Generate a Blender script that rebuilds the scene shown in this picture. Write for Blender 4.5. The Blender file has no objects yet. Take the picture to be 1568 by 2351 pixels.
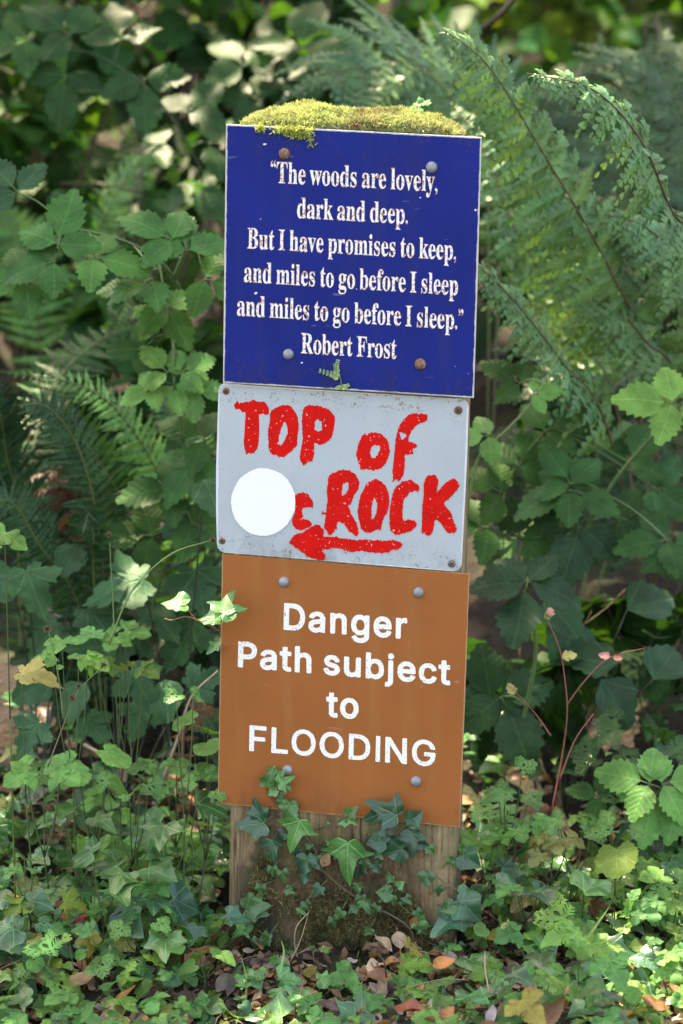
import bpy, math, random
import numpy as np
from mathutils import Vector, Matrix
from mathutils.geometry import tessellate_polygon

SC = bpy.context.scene
COL = SC.collection
rng = np.random.default_rng(11)
random.seed(5)
PI = math.pi

# ---------------------------------------------------------------- camera
FPX, CX, CY = 5300.0, 784.0, 1175.5            # lens in units of a 1568 x 2351 picture
PITCH = math.radians(9.0)
CAM = np.array([0.0, -2.483, 0.8955])
cam = bpy.data.cameras.new('camera')
cam_o = bpy.data.objects.new('camera', cam)
COL.objects.link(cam_o)
cam_o.location = CAM
cam_o.rotation_euler = (PI / 2 - PITCH, 0, 0)
cam.sensor_fit = 'VERTICAL'
cam.sensor_height = 36.0
cam.lens = FPX / 2351.0 * 36.0
cam.clip_start = 0.05
cam.clip_end = 400
cam.dof.use_dof = True
cam.dof.focus_distance = 2.50
cam.dof.aperture_fstop = 4.2
SC.camera = cam_o

# ---------------------------------------------------------------- world, sun, exposure
SUN_EL, SUN_AZ = math.radians(65), math.radians(-28)   # azimuth from +Y (behind the post) towards +X
wd = bpy.data.worlds.new('World')
SC.world = wd
wd.use_nodes = True
wn = wd.node_tree
bg = wn.nodes['Background']
sky = wn.nodes.new('ShaderNodeTexSky')
sky.sky_type = 'NISHITA'
sky.sun_disc = False
sky.sun_elevation = SUN_EL
sky.sun_rotation = SUN_AZ
sky.air_density = 1.0
sky.dust_density = 2.5
sky.ozone_density = 1.0
wn.links.new(sky.outputs[0], bg.inputs[0])
bg.inputs[1].default_value = 0.15
sun = bpy.data.lights.new('sun', 'SUN')
sun.energy = 4.4
sun.angle = math.radians(0.5)
sun.color = (1.0, 0.95, 0.87)
sun_o = bpy.data.objects.new('sun', sun)
COL.objects.link(sun_o)
SUNV = np.array([math.sin(SUN_AZ) * math.cos(SUN_EL), math.cos(SUN_AZ) * math.cos(SUN_EL), math.sin(SUN_EL)])
sun_o.rotation_euler = Vector(-SUNV).to_track_quat('-Z', 'Y').to_euler()
SC.view_settings.view_transform = 'Standard'
SC.view_settings.look = 'None'
SC.view_settings.exposure = 2.55
SC.view_settings.use_white_balance = True      # the picture is balanced for the blue shade
SC.view_settings.white_balance_temperature = 9000
SC.view_settings.white_balance_tint = 14
SC.view_settings.gamma = 1.0
SC.view_settings.use_curve_mapping = False
SC.render.engine = 'CYCLES'
SC.cycles.use_denoising = True
SC.cycles.max_bounces = 8
SC.cycles.diffuse_bounces = 4
SC.cycles.transmission_bounces = 6
SC.cycles.sample_clamp_indirect = 6.0

# ---------------------------------------------------------------- picture <-> place
RIGHT = np.array([1.0, 0, 0])
FWD = np.array([0, math.cos(PITCH), -math.sin(PITCH)])
UP = np.array([0, math.sin(PITCH), math.cos(PITCH)])

def ray(px, py):
    return FWD + RIGHT * ((px - CX) / FPX) + UP * ((CY - py) / FPX)

def W(px, py, y):
    "point seen at picture position px, py and standing at depth y"
    d = ray(px, py)
    return CAM + d * ((y - CAM[1]) / d[1])

def pxm(y):
    return FPX / ((y - CAM[1]) / math.cos(PITCH))

YAW = math.radians(7.0)
PN = np.array([-math.sin(YAW), -math.cos(YAW), 0.0])     # outward normal of the post's front
PR = np.array([math.cos(YAW), -math.sin(YAW), 0.0])

def S(px, py, w=0.0):
    "point on the post's front plane, w metres proud of it"
    d = ray(px, py)
    t = (w - CAM @ PN) / (d @ PN)
    return CAM + d * t

def terr(x, y):
    x = np.asarray(x, float); y = np.asarray(y, float)
    z = 0.30 * np.maximum(0, y - 0.12)
    z = z + 0.75 * np.maximum(0, y - 3.4)
    z = np.minimum(z, 4.5)
    z = z - 0.03 * np.maximum(0, -y - 0.5).clip(0, 2)
    nz = 0.012 * np.sin(11 * x + 3 * y) + 0.010 * np.sin(17 * y - 7 * x + 1.0) + 0.006 * np.sin(31 * x + 23 * y)
    near = np.exp(-((x / 0.16) ** 2 + ((y - 0.04) / 0.12) ** 2))
    return z + nz * (1 - near)

def nrm(v):
    v = np.asarray(v, float)
    return v / (np.linalg.norm(v, axis=-1, keepdims=True) + 1e-12)

# ---------------------------------------------------------------- mesh builder
class MB:
    def __init__(self):
        self.v = []; self.l = []; self.s = []; self.u = []; self.c = []; self.n = 0
    def add(self, V, loops, sizes, uv=None, col=(1, 1, 1)):
        V = np.asarray(V, float).reshape(-1, 3)
        m = len(V)
        self.v.append(V); self.l.append(np.asarray(loops, np.int64) + self.n)
        self.s.append(np.asarray(sizes, np.int64))
        self.u.append(np.zeros((m, 2)) if uv is None else np.asarray(uv, float).reshape(-1, 2))
        c = np.asarray(col, float)
        self.c.append(np.broadcast_to(c, (m, 3)) if c.ndim == 1 else c)
        self.n += m
    def empty(self):
        return self.n == 0
    def build(self, name, mat, root=None, parent=None, smooth=True):
        V = np.concatenate(self.v); L = np.concatenate(self.l); Z = np.concatenate(self.s)
        U = np.concatenate(self.u); C = np.concatenate(self.c)
        if root is not None:
            o0 = np.array(root.location)
        else:
            o0 = np.array([(V[:, 0].min() + V[:, 0].max()) / 2, (V[:, 1].min() + V[:, 1].max()) / 2, V[:, 2].min()])
        me = bpy.data.meshes.new(name)
        me.vertices.add(len(V)); me.vertices.foreach_set('co', (V - o0).astype(np.float32).ravel())
        me.loops.add(len(L)); me.loops.foreach_set('vertex_index', L.astype(np.int32))
        me.polygons.add(len(Z))
        st = np.concatenate([[0], np.cumsum(Z)[:-1]])
        me.polygons.foreach_set('loop_start', st.astype(np.int32))
        me.polygons.foreach_set('use_smooth', np.full(len(Z), bool(smooth)))
        uvl = me.uv_layers.new(name='UVMap')
        uvl.data.foreach_set('uv', U[L].astype(np.float32).ravel())
        at = me.attributes.new('col', 'FLOAT_COLOR', 'POINT')
        at.data.foreach_set('color', np.concatenate([C, np.ones((len(C), 1))], 1).astype(np.float32).ravel())
        me.update(calc_edges=True)
        me.validate()
        me.materials.append(mat)
        o = bpy.data.objects.new(name, me)
        COL.objects.link(o)
        if root is None:
            o.location = o0
        else:
            o.parent = parent if parent is not None else root
        return o

def tag(o, label=None, cat=None, group=None, kind=None):
    if label: o['label'] = label
    if cat: o['category'] = cat
    if group: o['group'] = group
    if kind: o['kind'] = kind
    return o

def thing(name, label, cat, loc, group=None):
    o = bpy.data.objects.new(name, None)
    o.empty_display_size = 0.05
    COL.objects.link(o)
    o.location = loc
    return tag(o, label, cat, group)

def tube(mb, pts, r0, r1=None, k=5, col=(1, 1, 1)):
    P = np.asarray(pts, float)
    n = len(P)
    r1 = r0 if r1 is None else r1
    T = nrm(np.gradient(P, axis=0))
    a = np.array([0, 0, 1.0]) if abs(T[0][2]) < 0.9 else np.array([1.0, 0, 0])
    X = nrm(np.cross(T, a)); Y = np.cross(T, X)
    ang = np.arange(k) * 2 * PI / k
    r = np.linspace(r0, r1, n)[:, None, None]
    V = P[:, None, :] + r * (np.cos(ang)[None, :, None] * X[:, None, :] + np.sin(ang)[None, :, None] * Y[:, None, :])
    i = np.arange(n - 1)[:, None]; j = np.arange(k)[None, :]; j2 = (j + 1) % k
    F = np.stack([i * k + j, i * k + j2, (i + 1) * k + j2, (i + 1) * k + j], -1).reshape(-1, 4)
    uv = np.stack([np.broadcast_to(ang / 6.28, (n, k)), np.broadcast_to(np.linspace(0, 1, n)[:, None], (n, k))], -1)
    L = list(F.ravel()); Z = [4] * len(F)
    L += list(range(k))[::-1] + [(n - 1) * k + q for q in range(k)]; Z += [k, k]
    mb.add(V.reshape(-1, 3), L, Z, uv.reshape(-1, 2), col)

def smooth_path(pts, n=12):
    P = np.asarray(pts, float)
    if len(P) == 2:
        return P[0] + (P[1] - P[0]) * np.linspace(0, 1, n)[:, None]
    Q = np.vstack([2 * P[0] - P[1], P, 2 * P[-1] - P[-2]])
    out = []
    m = len(P) - 1
    for t in np.linspace(0, m - 1e-6, n):
        i = int(t); f = t - i
        a, b, c, d = Q[i:i + 4]
        out.append(0.5 * (2 * b + (c - a) * f + (2 * a - 5 * b + 4 * c - d) * f * f + (3 * b - a - 3 * c + d) * f ** 3))
    return np.array(out)

# ---------------------------------------------------------------- materials
def newmat(name):
    m = bpy.data.materials.new(name)
    m.use_nodes = True
    nt = m.node_tree
    return m, nt, nt.nodes['Principled BSDF']

class NB:
    "small helper to write node graphs"
    def __init__(self, nt):
        self.nt = nt
    def n(self, t, **kw):
        x = self.nt.nodes.new(t)
        for k, v in kw.items(): setattr(x, k, v)
        return x
    def put(self, sock, val):
        if isinstance(val, bpy.types.NodeSocket): self.nt.links.new(val, sock)
        elif val is not None: sock.default_value = val
    def m(self, op, a, b=None, c=None, clamp=False):
        x = self.n('ShaderNodeMath', operation=op, use_clamp=clamp)
        self.put(x.inputs[0], a)
        if b is not None: self.put(x.inputs[1], b)
        if c is not None: self.put(x.inputs[2], c)
        return x.outputs[0]
    def mix(self, f, a, b, blend='MIX'):
        x = self.n('ShaderNodeMix', data_type='RGBA', blend_type=blend)
        self.put(x.inputs[0], f)
        self.put(x.inputs[6], a if isinstance(a, bpy.types.NodeSocket) else (*a, 1))
        self.put(x.inputs[7], b if isinstance(b, bpy.types.NodeSocket) else (*b, 1))
        return x.outputs[2]
    def noise(self, scale, detail=3, vec=None, rough=0.55, dist=0):
        x = self.n('ShaderNodeTexNoise')
        x.inputs['Scale'].default_value = scale; x.inputs['Detail'].default_value = detail
        x.inputs['Roughness'].default_value = rough; x.inputs['Distortion'].default_value = dist
        if vec is not None: self.put(x.inputs['Vector'], vec)
        return x.outputs['Fac']
    def ramp(self, f, a, b):
        x = self.n('ShaderNodeMapRange', interpolation_type='SMOOTHSTEP')
        self.put(x.inputs[0], f); x.inputs[1].default_value = a; x.inputs[2].default_value = b
        return x.outputs[0]
    def obj(self):
        return self.n('ShaderNodeTexCoord').outputs['Object']
    def uv(self):
        return self.n('ShaderNodeTexCoord').outputs['UV']
    def pos(self):
        return self.n('ShaderNodeNewGeometry').outputs['Position']
    def scale(self, v, s):
        x = self.n('ShaderNodeVectorMath', operation='MULTIPLY')
        self.put(x.inputs[0], v); x.inputs[1].default_value = s
        return x.outputs[0]
    def sep(self, v):
        x = self.n('ShaderNodeSeparateXYZ'); self.put(x.inputs[0], v)
        return x.outputs
    def attr(self, name='col'):
        return self.n('ShaderNodeAttribute', attribute_name=name).outputs['Color']
    def bump(self, h, s, d=0.001):
        x = self.n('ShaderNodeBump'); x.inputs['Strength'].default_value = s; x.inputs['Distance'].default_value = d
        self.put(x.inputs['Height'], h)
        return x.outputs[0]

def leaf_mat(name, veins='pinnate', nside=7, vein=0.5, rough=0.42, spec=0.5, trans=0.32, angles=(0, 55, 118), mott=0.5):
    m, nt, b = newmat(name)
    g = NB(nt)
    base = g.attr()
    pos = g.pos()
    n1 = g.noise(38, 4, pos)
    n2 = g.noise(260, 3, pos)
    br = g.m('ADD', g.m('MULTIPLY', g.ramp(n1, 0.3, 0.7), mott), 1 - mott * 0.5)
    br = g.m('MULTIPLY', br, g.m('ADD', g.m('MULTIPLY', n2, 0.4), 0.8))
    x = g.n('ShaderNodeVectorMath', operation='SCALE'); g.put(x.inputs[0], base); g.put(x.inputs['Scale'], br)
    c = x.outputs[0]
    if veins:
        u, v, _ = g.sep(g.uv())
        ax = g.m('ABSOLUTE', u)
        if veins == 'pinnate':
            mid = g.ramp(ax, 0.022, 0.006)
            fr = g.m('FRACT', g.m('MULTIPLY', g.m('SUBTRACT', v, g.m('MULTIPLY', ax, 0.75)), float(nside)))
            side = g.m('MULTIPLY', g.ramp(g.m('ABSOLUTE', g.m('SUBTRACT', fr, 0.5)), 0.08, 0.02), 0.4)
            vm = g.m('MAXIMUM', mid, side)
            hgt = g.m('ABSOLUTE', g.m('SUBTRACT', fr, 0.5))
        else:
            vm = None
            for a in angles:
                s, k = math.sin(math.radians(a)), math.cos(math.radians(a))
                d = g.m('ABSOLUTE', g.m('SUBTRACT', g.m('MULTIPLY', ax, k), g.m('MULTIPLY', v, s)))
                al = g.m('ADD', g.m('MULTIPLY', ax, s), g.m('MULTIPLY', v, k))
                q = g.m('MULTIPLY', g.ramp(d, 0.024, 0.006), g.ramp(al, -0.02, 0.02))
                fr = g.m('FRACT', g.m('MULTIPLY', g.m('SUBTRACT', al, g.m('MULTIPLY', d, 1.1)), float(nside)))
                q2 = g.m('MULTIPLY', g.m('MULTIPLY', g.ramp(g.m('ABSOLUTE', g.m('SUBTRACT', fr, 0.5)), 0.07, 0.02), g.ramp(d, 0.20, 0.08)), g.m('MULTIPLY', g.ramp(al, 0.1, 0.2), 0.4))
                q = g.m('MAXIMUM', q, q2)
                vm = q if vm is None else g.m('MAXIMUM', vm, q)
            hgt = g.m('SUBTRACT', 1.0, vm)
        lx = g.n('ShaderNodeVectorMath', operation='SCALE'); g.put(lx.inputs[0], c); lx.inputs['Scale'].default_value = 1.9
        lt = g.mix(0.10, lx.outputs[0], (0.34, 0.46, 0.24))
        c = g.mix(g.m('MULTIPLY', vm, vein), c, lt)
        bn = g.bump(g.m('ADD', hgt, g.m('MULTIPLY', n2, 0.5)), 0.5, 0.0012)
    else:
        bn = g.bump(n2, 0.4, 0.001)
    nt.links.new(c, b.inputs['Base Color'])
    b.inputs['Roughness'].default_value = rough
    b.inputs['Specular IOR Level'].default_value = spec
    nt.links.new(bn, b.inputs['Normal'])
    tr = g.n('ShaderNodeBsdfTranslucent')
    tc = g.mix(1.0, c, (1.5, 1.35, 0.55), 'MULTIPLY')
    nt.links.new(tc, tr.inputs[0])
    ms = g.n('ShaderNodeMixShader')
    ms.inputs[0].default_value = trans
    nt.links.new(b.outputs[0], ms.inputs[1]); nt.links.new(tr.outputs[0], ms.inputs[2])
    nt.links.new(ms.outputs[0], nt.nodes['Material Output'].inputs[0])
    return m

M_BRAM = leaf_mat('bramble_leaf', 'pinnate', 7, 0.35, 0.5, 0.20, 0.30)
M_IVY = leaf_mat('ivy_leaf', 'palmate', 6, 1.0, 0.28, 0.65, 0.18)
M_HERB = leaf_mat('herb_leaf', 'palmate', 7, 0.45, 0.52, 0.25, 0.34, angles=(0, 40, 85, 130))
M_FINE = leaf_mat('fine_leaf', None, rough=0.5, spec=0.4, trans=0.34)
M_FERN = leaf_mat('fern_leaf', None, rough=0.46, spec=0.3, trans=0.14)
M_BROAD = leaf_mat('broad_leaf', 'pinnate', 6, 0.28, 0.52, 0.12, 0.42)
M_DEAD = leaf_mat('dead_leaf', 'pinnate', 9, 0.22, 0.5, 0.45, 0.15, mott=0.9)
M_MOSS = leaf_mat('moss', None, rough=0.75, spec=0.2, trans=0.16)

def stem_mat():
    m, nt, b = newmat('stem')
    g = NB(nt)
    c = g.attr()
    n = g.noise(300, 3, g.pos())
    x = g.n('ShaderNodeVectorMath', operation='SCALE'); g.put(x.inputs[0], c); g.put(x.inputs['Scale'], g.m('ADD', 0.55, g.m('MULTIPLY', n, 0.9)))
    nt.links.new(x.outputs[0], b.inputs['Base Color'])
    b.inputs['Roughness'].default_value = 0.55
    nt.links.new(g.bump(n, 0.5, 0.001), b.inputs['Normal'])
    return m
M_STEM = stem_mat()
# ---------------------------------------------------------------- setting: ground and bank
def soil_mat():
    m, nt, b = newmat('forest_soil')
    g = NB(nt)
    p = g.pos()
    a = g.noise(14, 6, p, 0.65); c = g.noise(95, 5, p, 0.7); d = g.noise(3.0, 4, p)
    col = g.mix(g.ramp(c, 0.35, 0.65), (0.010, 0.0065, 0.0045), (0.034, 0.021, 0.013))
    col = g.mix(g.m('MULTIPLY', g.ramp(a, 0.52, 0.66), 0.8), col, (0.06, 0.038, 0.022))
    col = g.mix(g.m('MULTIPLY', g.ramp(d, 0.5, 0.62), 0.7), col, (0.045, 0.06, 0.018))
    nt.links.new(col, b.inputs['Base Color'])
    b.inputs['Roughness'].default_value = 0.95
    nt.links.new(g.bump(g.m('ADD', c, a), 1.0, 0.02), b.inputs['Normal'])
    return m
M_SOIL = soil_mat()

def ground():
    def axis(dense, far, step):
        a = list(np.arange(-dense, dense + 1e-6, step))
        s, x = step, dense
        while x < far:
            s *= 1.35; x += s; a.append(x); a.insert(0, -x)
        return np.array(a)
    xs = axis(1.6, 90, 0.03); ys = axis(2.0, 90, 0.03) + 1.2
    X, Y = np.meshgrid(xs, ys)
    Z = terr(X, Y)
    near = (np.abs(X) < 2) & (np.abs(Y - 1.2) < 2.4)
    Z = Z + near * rng.normal(0, 0.006, Z.shape)
    n, m = X.shape
    i = np.arange(n - 1)[:, None]; j = np.arange(m - 1)[None, :]
    F = np.stack([i * m + j, i * m + j + 1, (i + 1) * m + j + 1, (i + 1) * m + j], -1).reshape(-1, 4)
    mb = MB()
    mb.add(np.stack([X, Y, Z], -1), F.ravel(), [4] * len(F))
    o = mb.build('ground', M_SOIL)
    tag(o, kind='structure', label='dark leaf-littered woodland soil rising behind the post', cat='ground')
ground()

# ---------------------------------------------------------------- the post
def wood_mat():
    m, nt, b = newmat('weathered_post_wood')
    g = NB(nt)
    p = g.obj()
    gr = g.noise(60, 6, g.scale(p, (1.0, 1.0, 0.045)), 0.65)
    fine = g.noise(260, 4, g.scale(p, (1, 1, 0.05)), 0.6)
    big = g.noise(9, 4, p)
    dirt = g.noise(26, 5, g.scale(p, (1, 1, 0.55)), 0.65)
    x, y, z = g.sep(p)
    c = g.mix(g.ramp(gr, 0.3, 0.7), (0.20, 0.125, 0.064), (0.52, 0.365, 0.205))
    c = g.mix(g.m('MULTIPLY', g.ramp(fine, 0.52, 0.64), 0.65), c, (0.13, 0.082, 0.045))
    c = g.mix(g.m('MULTIPLY', g.ramp(big, 0.45, 0.65), 0.5), c, (0.46, 0.33, 0.19))
    # damp, rotten middle and foot: stays where it is, whatever the light
    mid = g.m('SUBTRACT', 1.0, g.ramp(g.m('ABSOLUTE', g.m('ADD', x, 0.008)), 0.06, 0.115))
    low = g.ramp(z, 0.17, 0.11)
    rot = g.m('MULTIPLY', g.m('MULTIPLY', mid, low), g.ramp(dirt, 0.22, 0.42), clamp=True)
    rc = g.mix(g.ramp(g.noise(70, 4, g.scale(p, (1, 1, .35)), .7), .38, .62), (0.035, 0.021, 0.012), (0.22, 0.13, 0.065))
    c = g.mix(g.m('MULTIPLY', rot, 0.92), c, rc)
    foot = g.m('MULTIPLY', g.ramp(z, 0.11, 0.03), g.ramp(dirt, 0.3, 0.55))
    c = g.mix(g.m('MULTIPLY', foot, 0.75), c, (0.11, 0.08, 0.042))
    # dark algae streak on the left
    st = g.m('SUBTRACT', 1.0, g.ramp(g.m('ABSOLUTE', g.m('ADD', x, 0.092)), 0.008, 0.036))
    st = g.m('MULTIPLY', g.m('MULTIPLY', st, g.ramp(z, 0.20, 0.12)), g.ramp(dirt, 0.36, 0.55), clamp=True)
    c = g.mix(g.m('MULTIPLY', st, 0.95), c, (0.020, 0.022, 0.012))
    crk = g.m('MULTIPLY', g.ramp(g.noise(150, 3, g.scale(p, (1, 1, .025)), .6), .62, .66), g.ramp(g.noise(20, 3, g.scale(p, (1, 1, .3))), .40, .55))
    c = g.mix(g.m('MULTIPLY', crk, .85), c, (0.035, 0.022, 0.013))
    alg = g.m('MULTIPLY', g.ramp(g.noise(17, 4, p), .46, .62), g.ramp(z, 0.36, 0.05))
    c = g.mix(g.m('MULTIPLY', alg, 0.65), c, (0.10, 0.125, 0.045))
    c = g.mix(g.m('MULTIPLY', g.ramp(g.noise(34, 5, g.scale(p, (1, 1, .16)), .7), .50, .66), 0.5), c, (0.16, 0.10, 0.055))
    nt.links.new(c, b.inputs['Base Color'])
    b.inputs['Roughness'].default_value = 0.85
    h = g.m('ADD', gr, g.m('MULTIPLY', fine, 0.6))
    nt.links.new(g.bump(g.m('ADD', h, g.m('MULTIPLY', dirt, .8)), 1.0, 0.009), b.inputs['Normal'])
    return m
M_WOOD = wood_mat()

POST_D = 0.095
TL, TR = S(549, 288), S(1078, 312)
BL, BR = S(522, 2225), S(1041, 2225)

def front_pt(u, v):
    a = BL + (BR - BL) * u[..., None]; t = TL + (TR - TL) * u[..., None]
    return a + (t - a) * v[..., None]

def noise2(x, y, seed=0):
    r = np.random.default_rng(seed)
    z = np.zeros_like(x)
    for k in range(22):
        a, b, ph = r.normal(0, 1, 3)
        f = 1.6 ** (k % 8)
        z = z + np.sin(a * f * x + b * f * y + ph * 6) / (1 + 0.5 * (k % 8))
    return z / 5

def rot_depth(u, v):
    "how far the rotten foot has crumbled back, 0..1"
    c = 0.52 + 0.06 * np.sin(v * 30)
    d = np.exp(-((u - c) / 0.25) ** 4) * (1 / (1 + np.exp((v - 0.135) / 0.018)))
    return d * np.clip(0.65 + 0.5 * noise2(u * 9, v * 28, 3), 0, 1.4)

def post():
    mb = MB()
    nu, nv = 170, 300
    u, v = np.meshgrid(np.linspace(0, 1, nu), np.linspace(-0.04, 1, nv))
    P = front_pt(u, v)
    edge = np.clip(np.minimum(u, 1 - u) / 0.03, 0, 1)
    dep = 0.016 * rot_depth(u, v) * edge + 0.0008 * noise2(u * 60, v * 10, 4) * edge + 0.0007 * np.maximum(0, noise2(u * 130, v * 7, 8)) * edge
    dep = dep + 0.006 * (1 - edge) ** 2                      # worn, rounded front arrises
    P = P - PN * dep[..., None]
    i = np.arange(nv - 1)[:, None]; j = np.arange(nu - 1)[None, :]
    F = np.stack([i * nu + j, i * nu + j + 1, (i + 1) * nu + j + 1, (i + 1) * nu + j], -1).reshape(-1, 4)
    base = nu * nv
    back = P.copy()[:, [0, -1]] * 1.0
    back = front_pt(u, v)[:, [0, -1]] - PN * POST_D
    V = np.concatenate([P.reshape(-1, 3), back.reshape(-1, 3)])
    L = list(F.ravel()); Z = [4] * len(F)
    for r in range(nv - 1):
        a0, a1 = base + 2 * r, base + 2 * (r + 1)
        L += [r * nu, (r + 1) * nu, a1, a0]; Z.append(4)
        L += [(r + 1) * nu - 1, a0 + 1, a1 + 1, (r + 2) * nu - 1]; Z.append(4)
        L += [a0, a1, a1 + 1, a0 + 1]; Z.append(4)
    top = [(nv - 1) * nu + q for q in range(nu)] + [base + 2 * (nv - 1) + 1, base + 2 * (nv - 1)]
    L += top; Z.append(len(top))
    mb.add(V, L, Z)
    root = thing('wooden_post', 'broad weathered timber post carrying three stacked signs, rotten and mossy at its foot', 'post', (0, 0.0, 0))
    o = mb.build('timber', M_WOOD, root)
    # flattened shading only where the grid is coarse
    return root
POST = post()
for q in POST.children:
    q.data.polygons.foreach_set('use_smooth', np.array([p.loop_total == 4 for p in q.data.polygons]))

# ---------------------------------------------------------------- signs
def speck(g, p, scale, lo, hi):
    return g.ramp(g.noise(scale, 2, p, 0.6), lo, hi)

def panel_mat(name, base, rust, chip, edge_w, rough, specks, vary, streak=(0.5, 0.5, 0.5), sk=0.0, chips=0.0):
    "painted plate: colour, faint scratches, rust or dirt specks, chipped pale edge"
    m, nt, b = newmat(name)
    g = NB(nt)
    p = g.obj(); uv = g.uv()
    u, v, _ = g.sep(uv)
    big = g.noise(11, 4, p); med = g.noise(70, 4, p)
    c = g.mix(g.ramp(big, 0.3, 0.7), base, tuple(k * vary for k in base))
    c = g.mix(g.m('MULTIPLY', g.ramp(g.noise(40, 4, g.scale(p, (1, 1, 0.12))), 0.52, 0.7), sk), c, streak)
    near = g.ramp(g.m('ABSOLUTE', g.m('SUBTRACT', v, 0.5)), 0.30, 0.5)
    s1 = speck(g, p, 420, 0.70 - 0.0, 0.76)
    s2 = g.m('MULTIPLY', speck(g, p, 330, 0.52, 0.62), g.m('MULTIPLY', near, g.ramp(med, 0.45, 0.62)))
    sp = g.m('MULTIPLY', g.m('MAXIMUM', s1, s2), specks, clamp=True)
    c = g.mix(sp, c, rust)
    dk = g.m('MULTIPLY', speck(g, p, 560, 0.70, 0.75), 0.7 * specks, clamp=True)
    c = g.mix(dk, c, (0.06, 0.05, 0.045))
    if chip:
        eu = g.m('MINIMUM', u, g.m('SUBTRACT', 1.0, u)); ev = g.m('MINIMUM', v, g.m('SUBTRACT', 1.0, v))
        e = g.m('SUBTRACT', g.m('MINIMUM', eu, ev), g.m('MULTIPLY', g.m('SUBTRACT', g.noise(130, 4, p), 0.5), 0.008))
        c = g.mix(g.ramp(e, edge_w, edge_w * 0.4), c, chip)
        ch = g.ramp(g.noise(190, 0, p), 0.872, 0.88)
        c = g.mix(g.m('MULTIPLY', ch, chips), c, (0.75, 0.75, 0.72))
    gr = g.m('MULTIPLY', g.m('MULTIPLY', g.ramp(v, 0.16, 0.0), g.ramp(g.noise(30, 5, g.scale(p, (1, 1, .5)), .65), .42, .66)), 0.5)
    c = g.mix(gr, c, tuple(k * 0.35 + 0.02 for k in base))
    scr = g.m('MULTIPLY', g.ramp(g.noise(240, 2, g.scale(p, (.18, .18, 1)), .5), .70, .73), g.ramp(g.noise(14, 2, p), .5, .62))
    c = g.mix(g.m('MULTIPLY', scr, 0.35), c, tuple(k * 0.5 + 0.25 for k in base))
    nt.links.new(c, b.inputs['Base Color'])
    b.inputs['Roughness'].default_value = rough
    b.inputs['Specular IOR Level'].default_value = 0.12
    nt.links.new(g.bump(g.m('ADD', med, g.m('MULTIPLY', sp, -0.5)), 0.12, 0.002), b.inputs['Normal'])
    return m

def plain_mat(name, col, rough=0.6, metal=0.0, spots=None, sscale=300, lo=0.55, hi=0.62, bump=0.2, spec=0.5, vary=0.85):
    m, nt, b = newmat(name)
    g = NB(nt)
    p = g.obj()
    n = g.noise(sscale, 4, p)
    c = g.mix(g.ramp(g.noise(sscale * 0.2, 3, p), 0.3, 0.7), col, tuple(k * vary for k in col))
    if spots is not None: c = g.mix(g.ramp(n, lo, hi), c, spots)
    nt.links.new(c, b.inputs['Base Color'])
    b.inputs['Roughness'].default_value = rough
    b.inputs['Metallic'].default_value = metal
    b.inputs['Specular IOR Level'].default_value = spec
    nt.links.new(g.bump(n, bump, 0.001), b.inputs['Normal'])
    return m

M_BLUE = panel_mat('blue_enamel', (0.0048, 0.0200, 0.200), (0.10, 0.045, 0.03), (0.55, 0.53, 0.50), 0.006, 0.5, 0.35, 0.82, (0.03, 0.035, 0.12), 0.25, 1.0)
M_GREY = panel_mat('grey_painted_metal', (0.43, 0.49, 0.525), (0.24, 0.12, 0.05), (0.62, 0.66, 0.70), 0.004, 0.5, 0.85, 0.92, (0.50, 0.52, 0.54), 0.3)
M_BROWN = panel_mat('brown_painted_board', (0.37, 0.121, 0.036), (0.13, 0.05, 0.02), (0.42, 0.24, 0.13), 0.003, 0.52, 0.22, 0.90, (0.40, 0.17, 0.06), 0.3)
M_EDGE = plain_mat('plate_edge', (0.42, 0.36, 0.30), 0.7, 0, (0.2, 0.1, 0.05))
M_SERIF = plain_mat('worn_white_paint', (0.86, 0.84, 0.82), 0.5, 0, (0.50, 0.22, 0.11), 400, 0.55, 0.61, 0.05, 0.2, 0.97)
M_RUST = plain_mat('orange_rust', (0.50, 0.24, 0.10), 0.8, 0, (0.20, 0.09, 0.05), 500, 0.5, 0.62)
M_SANS = plain_mat('speckled_white_paint', (0.88, 0.88, 0.88), 0.5, 0, (0.45, 0.25, 0.17), 520, 0.60, 0.66, 0.05, 0.2, 0.98)
M_RED = plain_mat('red_brush_paint', (0.72, 0.009, 0.007), 0.5, 0, (0.66, 0.50, 0.47), 330, 0.66, 0.69, 0.25, 0.1)
M_DISC = plain_mat('white_gloss_paint', (0.85, 0.86, 0.87), 0.4, 0, (0.72, 0.72, 0.72), 500, 0.70, 0.74, 0.03, 0.2, 0.985)
M_BOLT = plain_mat('dull_zinc', (0.30, 0.32, 0.36), 0.5, 0.35, (0.20, 0.20, 0.22), 500)
M_RBOLT = plain_mat('rusted_bolt', (0.20, 0.095, 0.065), 0.7, 0.0, (0.34, 0.20, 0.11), 300, 0.5, 0.6)
M_SCREW = plain_mat('brown_rusty_screw', (0.16, 0.065, 0.042), 0.65, 0.0, (0.28, 0.14, 0.09), 500)
M_ZSCREW = plain_mat('grey_rusty_screw', (0.20, 0.18, 0.17), 0.6, 0.3, (0.12, 0.07, 0.05), 500)
M_SLOT = plain_mat('dark_screw_cross', (0.015, 0.010, 0.008), 0.9)  # flat dark cross laid on the screw head instead of a cut recess

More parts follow.
